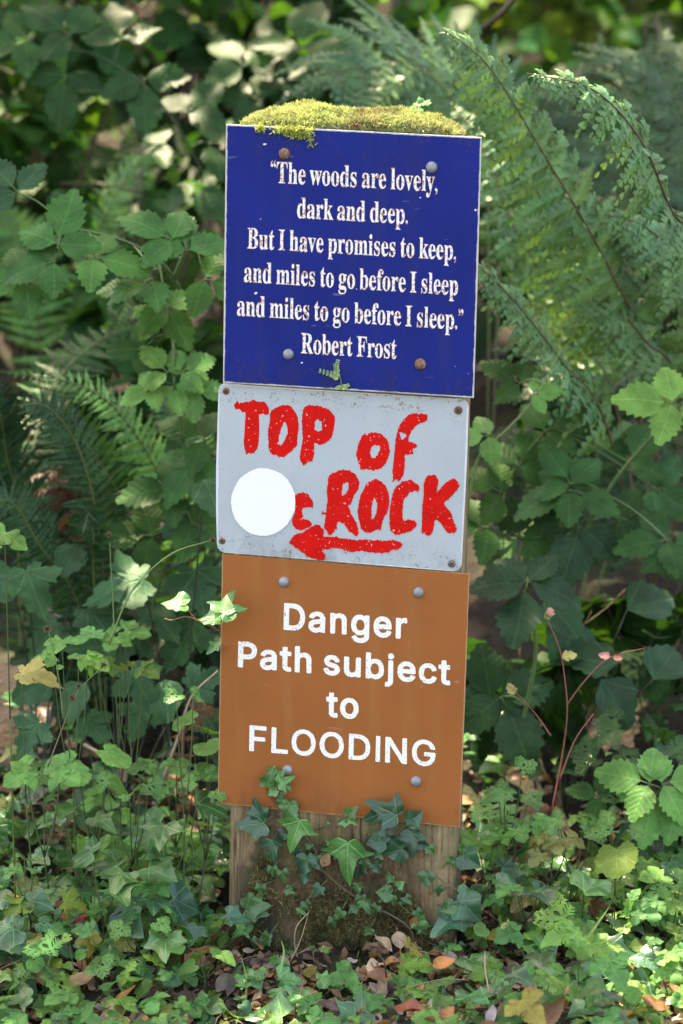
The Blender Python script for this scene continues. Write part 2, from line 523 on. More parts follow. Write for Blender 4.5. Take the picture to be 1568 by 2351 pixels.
def bilin(q, pts):
    "rough 0..1 position of picture points inside the quad TL,TR,BR,BL"
    tl, tr, br, bl = [np.array(k, float) for k in q]
    out = []
    for p in pts:
        p = np.array(p, float); u = v = 0.5
        for _ in range(8):
            f = tl * (1 - u) * (1 - v) + tr * u * (1 - v) + br * u * v + bl * (1 - u) * v - p
            du = (tr - tl) * (1 - v) + (br - bl) * v; dv = (bl - tl) * (1 - u) + (br - tr) * u
            J = np.array([du, dv]).T
            s = np.linalg.solve(J, -f); u += s[0]; v += s[1]
        out.append((u, 1 - v))
    return out

def plate(root, outline, quad, w0, w1, mat, name='panel', bow=0.0):
    mb = MB()
    n = len(outline)
    uv = bilin(quad, outline)
    c = np.mean(np.array(outline), 0)
    inner = [tuple(np.array(p) + (c - np.array(p)) * (1.2 / max(1, np.linalg.norm(c - np.array(p))))) for p in outline]
    f = [S(*p, w1) for p in inner]; m = [S(*p, w1 - 0.0004) for p in outline]; k = [S(*p, w0) for p in outline]
    tri = tessellate_polygon([[Vector((p[0], p[1], 0)) for p in outline]])
    V = f + m + k
    L, Z = [], []
    for t in tri:
        a, b, d = t
        A, B, D = [np.array(outline[q]) for q in t]
        if np.cross(B - A, D - A) > 0: a, b, d = a, d, b
        L += [a, b, d]; Z.append(3)
        L += [2 * n + a, 2 * n + d, 2 * n + b]; Z.append(3)
    for i in range(n):
        j = (i + 1) % n
        L += [i, n + i, n + j, j]; Z.append(4)
        L += [n + i, 2 * n + i, 2 * n + j, n + j]; Z.append(4)
    mb.add(np.array(V), L, Z, np.array(uv * 3))
    return mb.build(name, mat, root, smooth=False)

def lathe(mb, centre, prof, k=20):
    "profile of (radius, height) pairs turned about the post's outward normal"
    V, L, Z = [], [], []
    z = np.array([0, 0, 1.0])
    for r, h in prof:
        for q in range(k):
            a = 2 * PI * q / k
            V.append(centre + PN * h + r * (math.cos(a) * PR + math.sin(a) * z))
    for i in range(len(prof) - 1):
        for q in range(k):
            q2 = (q + 1) % k
            L += [i * k + q, i * k + q2, (i + 1) * k + q2, (i + 1) * k + q]; Z.append(4)
    L += [(len(prof) - 1) * k + q for q in range(k)]; Z.append(k)
    mb.add(np.array(V), L, Z)

def bolt(root, px, py, w, r_px, mat, label=None):
    mb = MB()
    r = r_px / 2108
    lathe(mb, S(px, py, w), [(r * 1.02, -0.001), (r * 1.04, 0.0005), (r * 0.97, r * 0.32), (r * 0.80, r * 0.56), (r * 0.5, r * 0.72), (r * 0.2, r * 0.78)])
    o = mb.build('bolt', mat, root)
    if label: o['label'] = label

def screw(root, px, py, w, r_px, mat, label=None, rot=0.3):
    mb = MB()
    r = r_px / 2108
    lathe(mb, S(px, py, w), [(r * 1.02, -0.0005), (r, 0.0006), (r * 0.85, 0.0013), (r * 0.4, 0.0017)])
    o = mb.build('screw', mat, root)
    if label: o['label'] = label
    mb = MB()
    z = np.array([0, 0, 1.0])
    c = S(px, py, w) + PN * 0.0019
    for k in range(2):
        a = rot + k * PI / 2
        d = math.cos(a) * PR + math.sin(a) * z; e = -math.sin(a) * PR + math.cos(a) * z
        cc = c + PN * 0.00005 * k
        mb.add(np.array([cc - d * r * .55 - e * r * .10, cc + d * r * .55 - e * r * .10, cc + d * r * .55 + e * r * .10, cc - d * r * .55 + e * r * .10]), [0, 1, 2, 3], [4])
    mb.build('cross_slot', M_SLOT, root, o, smooth=False)

def offset_poly(P, d):
    "grow a closed outline by d along its mitred normals (outer contours grow, counters shrink)"
    P = np.asarray(P, float)
    a = P - np.roll(P, 1, 0); b = np.roll(P, -1, 0) - P
    na = nrm(np.stack([a[:, 1], -a[:, 0]], 1)); nb = nrm(np.stack([b[:, 1], -b[:, 0]], 1))
    m = na + nb
    k = np.clip(1 / np.maximum(0.35, (m * m).sum(1) / 2), 0, 2.2)
    return P + d * m * k[:, None]

def area(P):
    P = np.asarray(P); Q = np.roll(P, -1, 0)
    return 0.5 * np.sum(P[:, 0] * Q[:, 1] - Q[:, 0] * P[:, 1])

def fill(mb, loops, w):
    "flat letter from closed outlines given in picture units; separate pieces (i, j, quotes) are filled one by one"
    loops = [np.asarray(l, float) for l in loops]
    big = max(loops, key=lambda l: abs(area(l)))
    outer = [l for l in loops if area(l) * area(big) > 0]
    if len(outer) > 1:
        for o in outer:
            lo, hi = o.min(0), o.max(0)
            fill(mb, [o] + [l for l in loops if area(l) * area(big) < 0 and (l.mean(0) > lo).all() and (l.mean(0) < hi).all()], w)
        return
    tri = tessellate_polygon([[Vector((p[0], -p[1], 0)) for p in l] for l in loops])
    A = np.concatenate(loops)
    L, Z = [], []
    for a, b, c in tri:
        if np.cross(A[b] - A[a], A[c] - A[a]) > 0: b, c = c, b
        L += [a, b, c]; Z.append(3)
    mb.add(np.array([S(p[0], p[1], w) for p in A]), L, Z, A / 100)

GLY = {}
def parse(d):
    out = {}
    for k, (adv, cs) in d.items():
        out[k] = (adv, [np.array([[float(q) for q in p.split(',')] for p in c.split()]) for c in cs])
    return out
GLYPHS = {"serif":{"B":[443,["16,0 16,17 45,22 62,32 72,51 75,82 75,369 73,394 69,412 62,425 51,433 36,437 15,439 15,455 220,455 284,451 333,439 368,418 389,388 396,351 392,320 379,294 357,274 326,258 287,247 334,235 371,217 397,194 413,165 418,132 413,93 397,61 371,35 335,15 291,4 238,0","182,252 188,252 220,254 245,261 263,272 275,290 282,314 285,345 283,373 278,395 269,412 248,428 216,434 198,432 188,425 183,412 182,391","222,24 248,27 268,35 283,49 293,69 299,95 301,128 298,162 290,188 277,208 258,221 231,228 197,231 182,231 182,65 184,46 190,33 202,26"]],"F":[405,["15,0 15,17 45,23 62,34 72,53 75,84 75,375 71,405 61,423 43,433 14,439 14,455 394,455 394,320 377,320 372,345 365,367 355,385 336,406 310,420 288,426 261,430 230,431 200,429 191,427 186,421 183,412 182,398 182,247 190,247 217,250 239,257 256,270 269,289 278,314 284,347 302,347 302,118 285,118 279,154 269,181 257,200 239,213 217,221 189,224 182,224 182,81 183,59 188,43 196,31 210,24 229,19 257,17 257,0"]],"I":[261,["13,0 13,17 42,23 61,32 72,49 75,75 75,387 72,412 63,427 45,435 13,439 13,455 244,455 244,439 214,435 196,427 186,412 183,387 183,77 184,59 187,44 194,34 206,26 223,21 246,17 246,0"]],"R":[473,["15,0 15,17 45,22 62,32 72,50 75,81 75,379 71,406 62,424 44,434 16,439 16,455 217,455 255,454 289,451 319,445 345,436 367,426 395,403 412,372 417,334 413,303 401,277 380,255 352,237 315,224 432,50 443,36 452,26 463,19 478,17 480,17 480,0 338,0 201,212 182,212 182,81 185,50 194,32 212,22 242,17 242,0","182,234 203,234 235,236 261,245 280,258 293,278 301,304 304,336 295,389 268,421 224,431 202,429 190,422 184,409 182,385"]],"T":[423,["92,0 92,17 123,21 142,31 152,50 156,81 156,433 149,433 116,430 88,420 65,403 47,380 35,352 29,318 11,318 11,455 410,455 410,317 394,317 385,359 368,391 343,415 310,429 269,433 263,433 263,81 267,49 276,30 296,21 328,17 328,0"]],"a":[344,["255,-10 226,-5 208,10 200,35 168,11 133,-4 95,-9 64,-4 40,11 25,34 20,63 25,91 39,115 63,136 98,155 143,173 199,190 199,241 196,266 187,282 171,292 148,296 115,290 104,274 106,268 113,257 121,243 123,231 120,215 110,202 95,194 77,191 59,194 45,203 36,218 33,236 37,259 49,278 69,295 95,308 115,314 137,317 162,318 205,315 239,307 263,292 280,271 290,244 293,210 293,62 293,48 295,40 298,36 304,34 312,36 320,42 329,28 306,7 281,-6","151,34 162,35 174,41 187,50 199,63 199,169 154,151 127,123 118,84 122,56 133,39"]],"b":[361,["43,-11 43,388 41,414 37,428 26,436 8,439 8,455 138,455 138,279 162,301 190,314 221,318 244,316 265,310 284,299 301,284 315,266 326,245 335,221 340,195 342,166 340,133 333,103 323,75 308,51 291,30 270,13 246,0 220,-8 192,-10 162,-6 133,7 105,28 53,-11","183,14 204,18 220,30 232,49 239,77 244,114 245,160 244,197 239,228 231,251 212,273 184,280 169,277 155,270 144,257 138,242 138,69 143,38 158,20"]],"d":[370,["140,-10 117,-8 97,-1 78,10 61,26 47,44 35,66 26,91 21,118 19,147 21,180 27,210 36,237 48,261 63,281 81,297 101,309 123,316 146,318 175,314 201,301 223,280 223,401 220,419 212,430 198,437 176,439 176,455 319,455 319,75 320,54 325,41 335,32 353,28 353,11 315,8 271,1 223,-10 223,39 201,12 173,-5","171,28 187,31 202,41 215,56 223,76 223,242 217,257 206,270 191,278 174,281 147,273 130,250 123,225 119,193 118,153 119,115 123,83 130,58 146,36"]],"e":[301,["154,-10 129,-8 106,-1 85,10 66,26 50,45 37,69 27,95 21,125 19,157 21,187 28,215 38,240 51,263 68,282 87,298 109,309 132,316 157,318 193,314 224,301 249,280 268,251 279,216 283,173 283,166 117,166 127,97 154,56 199,42 225,47 248,62 270,86 285,73 264,43 240,20 214,3 185,-7","116,192 201,192 201,215 201,241 198,261 193,277 181,292 161,297 136,286 121,255 116,203"]],"f":[214,["15,0 15,16 30,18 40,22 46,27 50,35 52,48 52,73 52,277 16,277 16,310 52,310 52,353 56,386 67,413 85,436 109,452 139,461 174,465 200,463 222,456 240,446 257,425 263,400 260,381 252,367 239,358 224,355 208,358 195,365 187,376 185,391 187,405 193,420 196,426 197,433 193,441 180,443 163,440 153,430 149,413 148,390 148,310 203,310 203,277 148,277 148,65 150,40 158,26 173,18 199,16 199,0"]],"g":[327,["146,-140 106,-138 73,-132 48,-122 22,-100 14,-75 20,-54 38,-38 69,-26 44,-10 29,9 24,30 28,54 42,74 57,86 77,98 102,110 58,135 31,169 22,212 27,242 40,268 53,282 69,295 88,305 109,312 132,317 157,318 183,317 208,312 233,304 317,304 317,268 268,268 281,248 289,226 291,203 288,176 276,151 258,131 234,116 215,108 194,104 172,103 157,103 142,104 126,102 112,94 104,84 101,71 111,55 141,49 175,49 208,48 236,45 259,40 285,29 303,13 312,-9 316,-37 311,-67 296,-92 272,-113 239,-128 197,-137","157,124 178,130 190,146 195,163 198,184 199,211 198,238 195,260 190,276 178,292 157,297 137,292 124,276 118,260 115,238 114,211 115,184 118,163 124,146 137,130","161,-116 218,-111 252,-94 263,-66 260,-51 249,-41 231,-36 205,-34 97,-34 79,-52 73,-73 79,-89 95,-103 111,-111 133,-115"]],"h":[381,["18,0 18,16 35,19 45,26 51,37 52,56 52,399 51,417 46,429 36,437 19,440 19,455 148,455 148,267 175,295 207,313 243,318 292,306 321,271 330,212 330,56 332,38 337,26 347,19 363,16 363,0 202,0 202,16 207,16 228,26 235,56 235,217 234,241 229,258 219,268 203,271 183,267 164,255 148,235 148,56 149,38 154,26 164,19 180,16 180,0"]],"i":[198,["101,362 81,366 65,376 54,393 50,412 54,432 65,449 81,460 101,463 120,460 137,449 147,432 151,412 147,393 136,376 120,366","18,0 18,16 35,19 45,26 51,37 52,56 52,252 51,272 47,285 37,291 20,293 21,310 148,310 148,56 150,38 154,26 164,19 180,16 180,0"]],"j":[210,["106,363 86,367 70,378 59,394 56,414 59,434 71,450 87,461 106,465 126,461 142,450 153,434 157,414 153,394 142,378 126,367","36,-140 11,-138 -11,-131 -29,-120 -44,-105 -53,-88 -56,-70 -53,-53 -45,-40 -32,-32 -15,-29 2,-31 15,-39 23,-51 26,-66 24,-76 19,-87 13,-97 11,-103 16,-113 31,-117 49,-113 58,-100 62,-80 64,-54 64,250 62,271 56,284 43,291 22,294 22,310 159,310 159,-21 156,-58 145,-87 127,-110 102,-127 72,-137"]],"k":[359,["17,0 17,16 35,19 45,26 51,38 52,56 52,398 51,417 47,429 38,436 20,439 21,455 148,455 148,169 227,248 240,264 244,278 235,290 209,293 206,293 206,310 345,310 345,293 320,289 297,278 275,260 222,209 346,34 360,21 376,16 376,0 211,0 211,16 217,16 234,20 239,32 237,40 232,49 163,147 148,134 148,56 149,38 154,26 164,19 180,16 180,0"]],"l":[200,["18,0 18,16 35,19 45,26 51,37 52,56 52,398 51,417 47,429 38,436 20,439 20,455 148,455 148,56 150,38 154,26 164,19 180,16 180,0"]],"m":[554,["18,0 18,16 35,19 45,26 51,37 52,56 52,253 51,271 46,284 36,291 19,294 19,310 146,310 146,265 173,294 204,312 237,318 277,312 305,293 320,261 348,293 381,312 418,318 465,306 494,271 504,212 504,56 505,38 510,26 520,19 536,16 536,0 377,0 377,16 393,19 403,26 408,38 410,56 410,217 408,241 404,258 394,268 377,271 358,268 341,256 324,237 324,56 326,38 331,26 340,19 356,16 356,0 199,0 199,16 215,19 225,26 230,38 232,56 232,217 230,241 226,258 216,268 199,271 180,267 162,255 146,235 146,56 148,38 152,27 162,19 177,16 177,0"]],"n":[381,["18,0 18,16 35,19 45,26 51,37 52,56 52,253 51,271 46,284 36,291 19,294 19,310 148,310 148,267 175,296 207,313 243,318 292,306 321,271 330,212 330,56 332,38 337,26 347,19 363,16 363,0 202,0 202,16 207,16 228,26 235,56 235,217 234,241 229,258 219,268 203,271 183,267 164,255 148,235 148,56 149,38 154,26 164,19 180,16 180,0"]],"o":[337,["169,-10 140,-8 114,-1 90,11 69,27 52,47 38,70 27,96 21,124 19,154 21,184 27,213 38,239 52,262 69,281 90,297 114,309 140,316 168,318 196,316 222,309 245,298 266,282 283,263 298,240 308,214 315,185 317,154 315,123 308,94 298,69 284,46 266,26 245,11 222,-1 197,-8","169,11 193,18 209,39 214,56 217,81 220,154 218,206 214,245 208,271 192,292 169,299 144,292 128,271 122,245 118,206 117,154 117,127 118,103 120,82 123,56 128,39 144,18"]],"p":[372,["17,-139 17,-124 31,-122 40,-117 47,-110 50,-101 52,-64 52,243 51,269 46,283 37,291 19,295 19,310 143,310 143,263 166,294 195,313 230,319 253,317 274,310 293,298 309,283 323,264 335,241 343,216 348,189 350,160 348,128 343,99 334,72 323,48 308,28 291,12 272,0 250,-8 227,-10 196,-5 170,9 148,32 148,-58 149,-81 152,-99 158,-110 167,-118 180,-121 197,-123 197,-139","195,28 222,36 239,59 247,84 251,116 253,154 251,192 247,223 241,248 225,270 199,278 179,273 162,259 148,235 148,69 160,46 176,33"]],"r":[288,["18,0 18,16 35,19 45,26 51,37 52,56 52,252 51,273 46,285 37,291 20,293 21,310 146,310 146,252 158,272 172,288 187,301 210,314 233,318 258,315 275,304 286,287 289,266 287,248 278,234 265,225 248,222 233,224 222,231 207,250 199,257 189,260 175,255 162,241 152,220 149,192 149,56 152,37 159,25 173,19 197,16 197,0"]],"s":[288,["151,-10 132,-8 110,-3 87,6 73,9 60,4 51,-9 36,-9 36,105 53,105 61,79 72,57 87,39 112,21 140,15 162,18 179,27 189,40 192,58 183,84 156,105 107,130 85,142 68,155 54,169 41,193 37,220 40,247 49,270 65,291 86,306 111,316 141,319 166,316 199,308 206,306 213,305 223,308 230,319 244,319 244,222 228,222 220,244 209,262 196,277 174,291 149,296 130,294 116,286 108,274 105,259 107,244 115,232 128,222 146,212 191,189 212,178 229,165 241,151 253,127 257,95 254,65 244,39 228,18 206,2 181,-7"]],"t":[229,["124,-9 99,-7 80,-1 66,10 56,26 50,46 48,71 48,279 20,279 20,300 46,324 68,347 88,369 105,389 118,407 129,424 144,424 144,310 208,310 208,279 144,279 144,82 146,64 149,51 157,43 168,40 189,49 206,75 222,66 198,24 165,-1"]],"u":[375,["131,-10 103,-7 81,2 65,17 54,38 48,65 46,97 46,248 44,268 39,282 29,291 11,294 11,310 142,310 142,74 144,58 151,46 162,38 177,36 205,43 228,66 228,248 226,269 221,283 209,291 189,294 189,310 324,310 324,70 326,51 331,39 342,33 360,30 360,13 321,10 277,3 228,-10 228,40 209,19 186,3 160,-7"]],"v":[307,["142,-10 38,248 30,267 22,281 12,290 -3,293 -3,310 164,310 164,294 156,294 136,290 129,276 130,268 185,122 236,253 241,272 232,289 203,294 203,310 305,310 305,295 289,289 278,279 269,264 260,243 160,-10"]],"w":[435,["122,-10 17,265 12,276 6,284 -1,290 -11,293 -11,310 138,310 138,293 127,292 120,289 116,284 114,276 116,266 120,253 167,127 211,235 201,266 195,280 190,288 181,293 168,295 168,310 323,310 323,293 302,288 296,276 296,269 298,262 336,141 382,256 386,266 387,275 385,283 380,289 370,292 356,295 356,310 445,310 445,295 433,292 425,284 412,258 304,-10 289,-10 223,197 140,-10"]],"y":[301,["52,-140 29,-137 10,-125 -3,-107 -7,-84 -4,-67 5,-53 18,-43 36,-40 51,-42 64,-49 72,-61 75,-76 74,-81 74,-87 77,-96 86,-99 99,-92 114,-74 122,-60 129,-44 135,-26 140,-5 36,251 25,275 15,287 8,292 -3,293 -5,293 -5,310 162,310 162,293 146,292 136,289 130,284 128,275 130,267 133,257 185,119 230,241 236,260 238,274 236,284 229,289 219,292 203,293 203,310 300,310 300,293 287,290 277,281 268,265 259,242 162,-24 151,-53 140,-77 129,-96 113,-117 95,-131 76,-138"]]},"sans":{"D":[544,["52,-21 41,-12 38,0 38,508 41,520 48,528 60,531 228,531 276,527 320,517 364,497 400,471 429,440 453,400 471,356 480,308 484,252 480,200 471,156 452,108 428,69 398,36 360,11 320,-7 272,-19 220,-22","147,80 216,79 252,83 280,89 306,100 328,116 346,136 359,160 369,188 375,220 377,256 375,288 368,324 358,352 344,376 328,394 309,408 284,420 252,427 220,430 147,428"]],"P":[487,["52,-21 41,-12 38,0 38,508 41,520 48,528 60,531 236,531 276,528 308,521 344,506 370,488 394,464 410,440 421,412 428,384 431,348 429,316 421,284 408,252 392,228 368,204 344,188 312,174 272,166 148,163 147,0 144,-11 136,-19 128,-22","148,264 232,264 256,267 272,270 284,275 300,287 313,304 319,320 322,348 320,372 314,388 300,408 284,420 252,429 148,430"]],"a":[431,["134,-29 106,-24 86,-16 66,-5 46,11 30,31 17,55 10,79 8,107 14,147 26,176 43,195 66,212 90,223 118,232 250,253 253,255 253,259 248,283 239,295 230,302 218,306 194,308 174,307 158,302 142,293 126,276 114,257 106,253 98,252 30,271 25,275 20,283 19,295 31,323 49,347 65,363 81,375 106,389 130,397 170,405 214,405 246,400 270,393 294,381 321,359 341,331 351,307 357,279 359,251 359,-5 352,-17 338,-22 270,-21 259,-13 254,-3 222,-20 194,-28 162,-31","144,71 170,68 194,71 218,79 230,89 243,103 250,119 254,139 253,155 250,157 158,142 142,138 126,129 120,123 116,115 116,95 119,87 126,80"]],"b":[466,["201,-28 189,-26 161,-16 137,1 128,-16 121,-20 113,-22 49,-22 37,-16 32,-8 31,0 31,508 34,520 45,530 117,531 125,528 133,520 136,508 137,377 161,393 197,403 229,406 261,404 297,394 325,380 349,359 369,336 389,304 402,268 410,228 412,188 410,148 402,108 391,76 373,44 349,16 325,-3 297,-17 261,-28 229,-30","198,72 217,70 237,71 253,76 265,84 277,95 287,108 295,124 301,145 305,168 305,212 301,232 295,252 288,268 277,284 253,301 237,306 221,307 201,306 185,300 173,293 164,284 152,268 145,252 139,232 136,212 136,164 145,124 153,108 165,92 177,82"]],"c":[438,["178,-28 138,-19 106,-4 78,18 52,48 35,76 23,108 15,144 12,188 15,228 22,265 38,304 55,332 78,358 102,376 134,394 170,404 206,406 238,405 266,398 294,388 318,374 338,358 357,336 372,312 384,280 383,268 378,262 370,256 306,240 298,240 290,244 285,248 276,268 266,284 246,299 222,307 206,308 186,305 170,299 158,292 146,280 130,252 124,232 119,184 124,144 129,124 146,96 158,84 174,75 206,69 234,73 258,84 273,100 286,131 298,139 310,138 370,123 378,118 382,113 385,100 374,68 360,44 340,20 318,2 294,-11 266,-23 238,-28 210,-30"]],"e":[446,["182,-28 138,-18 106,-4 78,17 54,44 35,76 22,112 15,148 12,184 14,224 23,264 35,300 54,332 78,358 102,377 138,395 170,404 206,406 230,405 250,402 274,395 294,386 314,374 335,356 353,336 366,316 378,288 386,264 392,232 393,172 392,160 382,150 370,147 126,147 122,144 124,132 130,116 140,100 162,80 178,74 194,70 210,69 230,70 246,74 258,80 278,100 290,120 302,127 310,127 374,111 385,100 387,88 373,52 354,28 334,9 314,-5 290,-17 262,-25 238,-29 214,-30","125,244 281,244 277,260 266,278 250,295 230,304 202,307 174,303 158,294 140,276 129,260"]],"g":[467,["174,-171 150,-168 126,-161 94,-147 70,-129 46,-105 31,-79 29,-67 31,-59 42,-48 90,-21 102,-19 114,-23 138,-51 150,-60 162,-67 182,-73 206,-75 234,-72 250,-67 266,-59 278,-46 286,-27 288,9 286,11 258,-5 230,-14 194,-17 162,-15 126,-5 102,7 74,27 54,50 37,77 21,117 14,149 12,189 14,233 22,269 36,305 53,333 70,353 98,379 130,395 166,404 194,406 230,404 262,393 290,376 294,391 306,400 378,400 390,392 394,377 394,-11 392,-43 384,-75 368,-103 350,-124 326,-143 302,-155 270,-166 238,-171 206,-173","177,85 202,82 222,83 238,87 250,93 268,109 279,129 286,149 289,169 289,217 285,237 278,257 270,273 261,285 238,301 222,306 206,307 186,306 170,301 158,294 146,283 137,269 123,233 118,193 123,153 129,133 142,109 158,94"]],"h":[452,["45,-21 34,-12 31,0 31,512 37,525 49,531 117,531 130,524 136,512 137,379 165,394 193,403 225,406 257,405 281,398 309,386 328,372 343,356 361,330 372,300 377,272 379,240 379,-4 373,-16 365,-21 357,-22 293,-22 285,-20 277,-12 274,0 274,232 270,260 265,276 257,288 245,298 229,304 209,306 189,304 173,298 159,288 146,272 139,252 136,224 136,0 133,-11 125,-19 117,-22"]],"j":[209,["-18,-164 -26,-159 -32,-147 -32,-87 -31,-79 -26,-71 -18,-66 14,-62 21,-59 28,-47 30,-31 32,385 38,396 50,401 118,401 131,393 135,385 136,377 136,-31 134,-55 129,-79 122,-99 104,-127 74,-149 54,-158 30,-163 2,-165","78,421 58,425 35,441 23,461 19,485 24,509 38,529 58,542 82,546 109,541 130,527 144,505 148,481 143,457 128,437 106,425"]],"n":[452,["45,-21 34,-12 31,0 31,380 35,392 41,398 49,401 113,401 126,396 137,379 165,394 193,403 229,406 257,405 281,398 306,388 329,371 345,354 360,332 371,304 377,276 379,240 379,0 376,-12 365,-21 353,-22 293,-22 285,-20 277,-12 274,0 274,232 270,260 265,276 257,288 245,298 229,304 209,306 189,304 173,298 159,288 146,272 139,252 136,224 136,0 133,-11 125,-19 117,-22"]],"o":[457,["178,-28 138,-19 106,-4 78,18 52,48 35,76 23,108 15,144 12,188 15,228 22,265 38,304 55,332 78,358 102,377 134,394 170,404 206,406 242,404 278,395 310,379 338,357 363,328 381,296 393,264 400,232 403,188 401,148 392,108 377,72 358,42 338,19 314,0 278,-18 246,-27 206,-30","183,72 206,69 226,71 242,75 254,83 266,93 279,108 292,144 296,168 296,208 292,232 285,252 277,268 258,290 242,301 226,306 206,308 190,306 174,301 158,292 146,280 136,264 129,248 123,228 119,184 124,144 129,124 137,108 149,92 170,77"]],"r":[301,["45,-21 34,-12 31,0 31,376 33,388 39,396 49,401 113,401 125,397 133,385 137,384 161,397 185,405 213,407 245,406 253,404 262,396 265,384 265,320 261,308 253,302 245,300 205,303 185,301 169,295 155,284 145,272 139,256 136,232 136,0 133,-11 125,-19 117,-22"]],"s":[407,["148,-28 104,-18 84,-9 64,5 48,20 32,40 20,64 14,92 16,105 20,110 28,115 88,129 100,128 112,120 124,92 136,79 156,71 184,68 204,70 220,75 230,80 242,92 245,104 244,112 237,120 224,128 144,148 108,160 80,173 56,192 38,216 28,244 25,272 27,296 34,320 46,344 64,364 84,380 128,399 156,405 188,406 216,405 240,400 264,392 292,376 313,356 335,324 345,296 346,288 344,280 340,275 332,269 272,255 264,255 256,258 250,264 240,284 228,298 212,306 184,310 164,308 144,298 135,288 132,276 133,268 139,260 154,252 268,221 300,205 320,188 339,164 350,136 353,108 351,80 344,56 328,32 310,12 292,-1 272,-13 240,-24 212,-29 180,-30"]],"t":[269,["142,-24 130,-22 98,-10 77,4 56,32 46,60 43,92 43,304 -2,306 -11,312 -16,324 -16,380 -14,388 -8,396 0,400 38,401 42,403 43,476 50,488 62,493 126,493 138,490 146,480 148,472 148,404 150,402 210,400 222,392 226,380 226,324 221,312 214,307 206,305 150,305 148,300 148,100 151,80 158,74 174,73 202,76 210,75 219,68 224,56 235,4 235,-4 230,-12 222,-18 198,-24 166,-26"]],"u":[452,["153,-25 125,-18 104,-9 81,7 65,24 50,47 39,75 32,107 31,139 31,379 32,387 41,398 53,401 117,401 125,398 133,390 136,379 136,147 138,123 145,103 153,91 162,83 181,75 201,73 221,75 240,83 253,95 263,107 271,127 274,155 274,379 275,387 281,396 293,401 357,401 366,399 376,391 379,379 379,-1 377,-9 372,-17 361,-22 297,-22 289,-21 283,-17 273,2 241,-16 213,-25 181,-27"]]},"sanslight":{"D":[533,["56,-16 48,-11 44,0 44,508 46,516 52,523 60,525 228,525 276,521 316,511 360,492 396,467 424,436 448,396 465,352 474,308 478,256 474,204 464,154 446,108 423,72 393,40 358,16 316,-2 272,-13 220,-16","141,76 144,73 216,73 252,76 284,84 308,95 332,112 350,132 364,156 374,184 381,220 383,256 381,288 374,324 364,353 352,376 332,398 308,415 284,426 252,433 220,436 148,436 144,436 141,432"]],"F":[441,["56,-16 48,-11 44,0 44,508 46,516 52,523 60,525 368,525 376,523 383,516 385,508 385,448 380,440 376,438 368,436 144,436 141,432 142,296 144,294 352,293 358,288 362,280 362,216 356,209 348,205 143,204 141,200 141,0 139,-8 136,-12 128,-16"]],"G":[551,["264,-23 220,-19 176,-7 137,13 107,37 80,67 54,109 37,153 27,201 24,253 27,305 38,357 55,401 80,441 105,469 144,500 176,515 216,527 264,532 296,530 344,520 391,497 413,481 432,465 448,446 464,422 475,401 484,377 490,353 490,345 485,337 476,333 408,333 400,335 394,341 384,365 372,385 348,412 328,425 308,433 290,437 264,440 240,437 216,430 192,419 172,403 156,385 140,358 129,329 122,293 119,253 122,213 128,183 139,153 155,125 172,107 192,90 216,78 240,72 268,69 292,71 316,76 340,88 354,97 370,113 381,129 390,149 397,181 284,183 274,185 270,189 267,197 267,257 272,268 284,272 480,272 491,265 494,253 494,197 490,153 481,117 466,85 444,53 412,23 384,5 352,-9 312,-20"]],"L":[424,["56,-16 48,-11 44,0 44,512 48,520 56,525 128,525 137,520 141,508 141,76 144,73 366,72 373,68 377,60 377,-4 372,-12 360,-16"]],"N":[555,["56,-16 48,-11 44,0 44,508 48,520 60,525 136,525 147,520 380,153 383,160 383,512 388,520 396,525 464,525 472,522 477,516 479,508 479,0 476,-9 472,-13 464,-16 388,-16 380,-15 376,-12 189,280 140,362 141,-4 136,-12 128,-16"]],"O":[564,["260,-23 220,-19 184,-9 144,10 108,37 80,68 55,109 37,153 28,201 24,253 28,305 38,357 56,401 81,441 108,471 144,499 180,516 220,528 268,532 312,528 352,517 388,500 424,472 453,441 478,401 495,357 506,305 509,253 506,201 494,149 477,105 455,69 428,40 392,11 352,-9 312,-19","266,69 292,71 320,79 340,90 360,105 378,125 392,149 405,181 411,213 414,253 412,293 405,325 393,357 379,381 360,403 336,421 316,431 292,437 268,440 240,437 216,430 196,421 172,403 156,384 140,357 129,329 122,293 119,253 122,213 128,181 140,150 156,125 172,106 194,89 216,78 236,72"]]}}
SERIF = parse(GLYPHS['serif']); SANS = parse(GLYPHS['sans'])
CAPS = max(p[1] for c in SERIF['B'][1] for p in c)
LIGHTS = parse(GLYPHS['sanslight'])
for font, rr in ((SANS, 22.3), (LIGHTS, 16.2)):
    for k in font: font[k] = (font[k][0], [c + np.array([0, rr]) for c in font[k][1]])
CAPN, CAPL = 509 + 2 * 22.3, 509 + 2 * 16.2
def ball_tail(x, y, s):
    a = np.linspace(0.1 * PI, 1.75 * PI, 14)
    c = np.stack([x + s * 38 * np.cos(a), y + s * 38 * np.sin(a)], 1)
    t = np.array([[x + s * 20, y - s * 62], [x - s * 20, y - s * 98], [x - s * 16, y - s * 106], [x + s * 26, y - s * 74], [x + s * 46, y - s * 30]])
    return np.vstack([c, t])
def flip(P, cx, cy):
    return np.stack([2 * cx - P[:, 0], 2 * cy - P[:, 1]], 1)
SERIF[','] = (125, [ball_tail(60, 38, 1.0)])
SERIF['.'] = (125, [np.stack([60 + 40 * np.cos(np.linspace(0, 2 * PI, 16)[:-1]), 40 + 40 * np.sin(np.linspace(0, 2 * PI, 16)[:-1])], 1)])
SERIF['”'] = (215, [ball_tail(50, 415, 1.0), ball_tail(155, 415, 1.0)])
SERIF['“'] = (215, [flip(ball_tail(50, 415, 1.0), 50, 395), flip(ball_tail(155, 415, 1.0), 155, 395)])
LIGHTS['I'] = (200, [np.array([(55, 0), (143, 0), (143, CAPL), (55, CAPL)], float)])
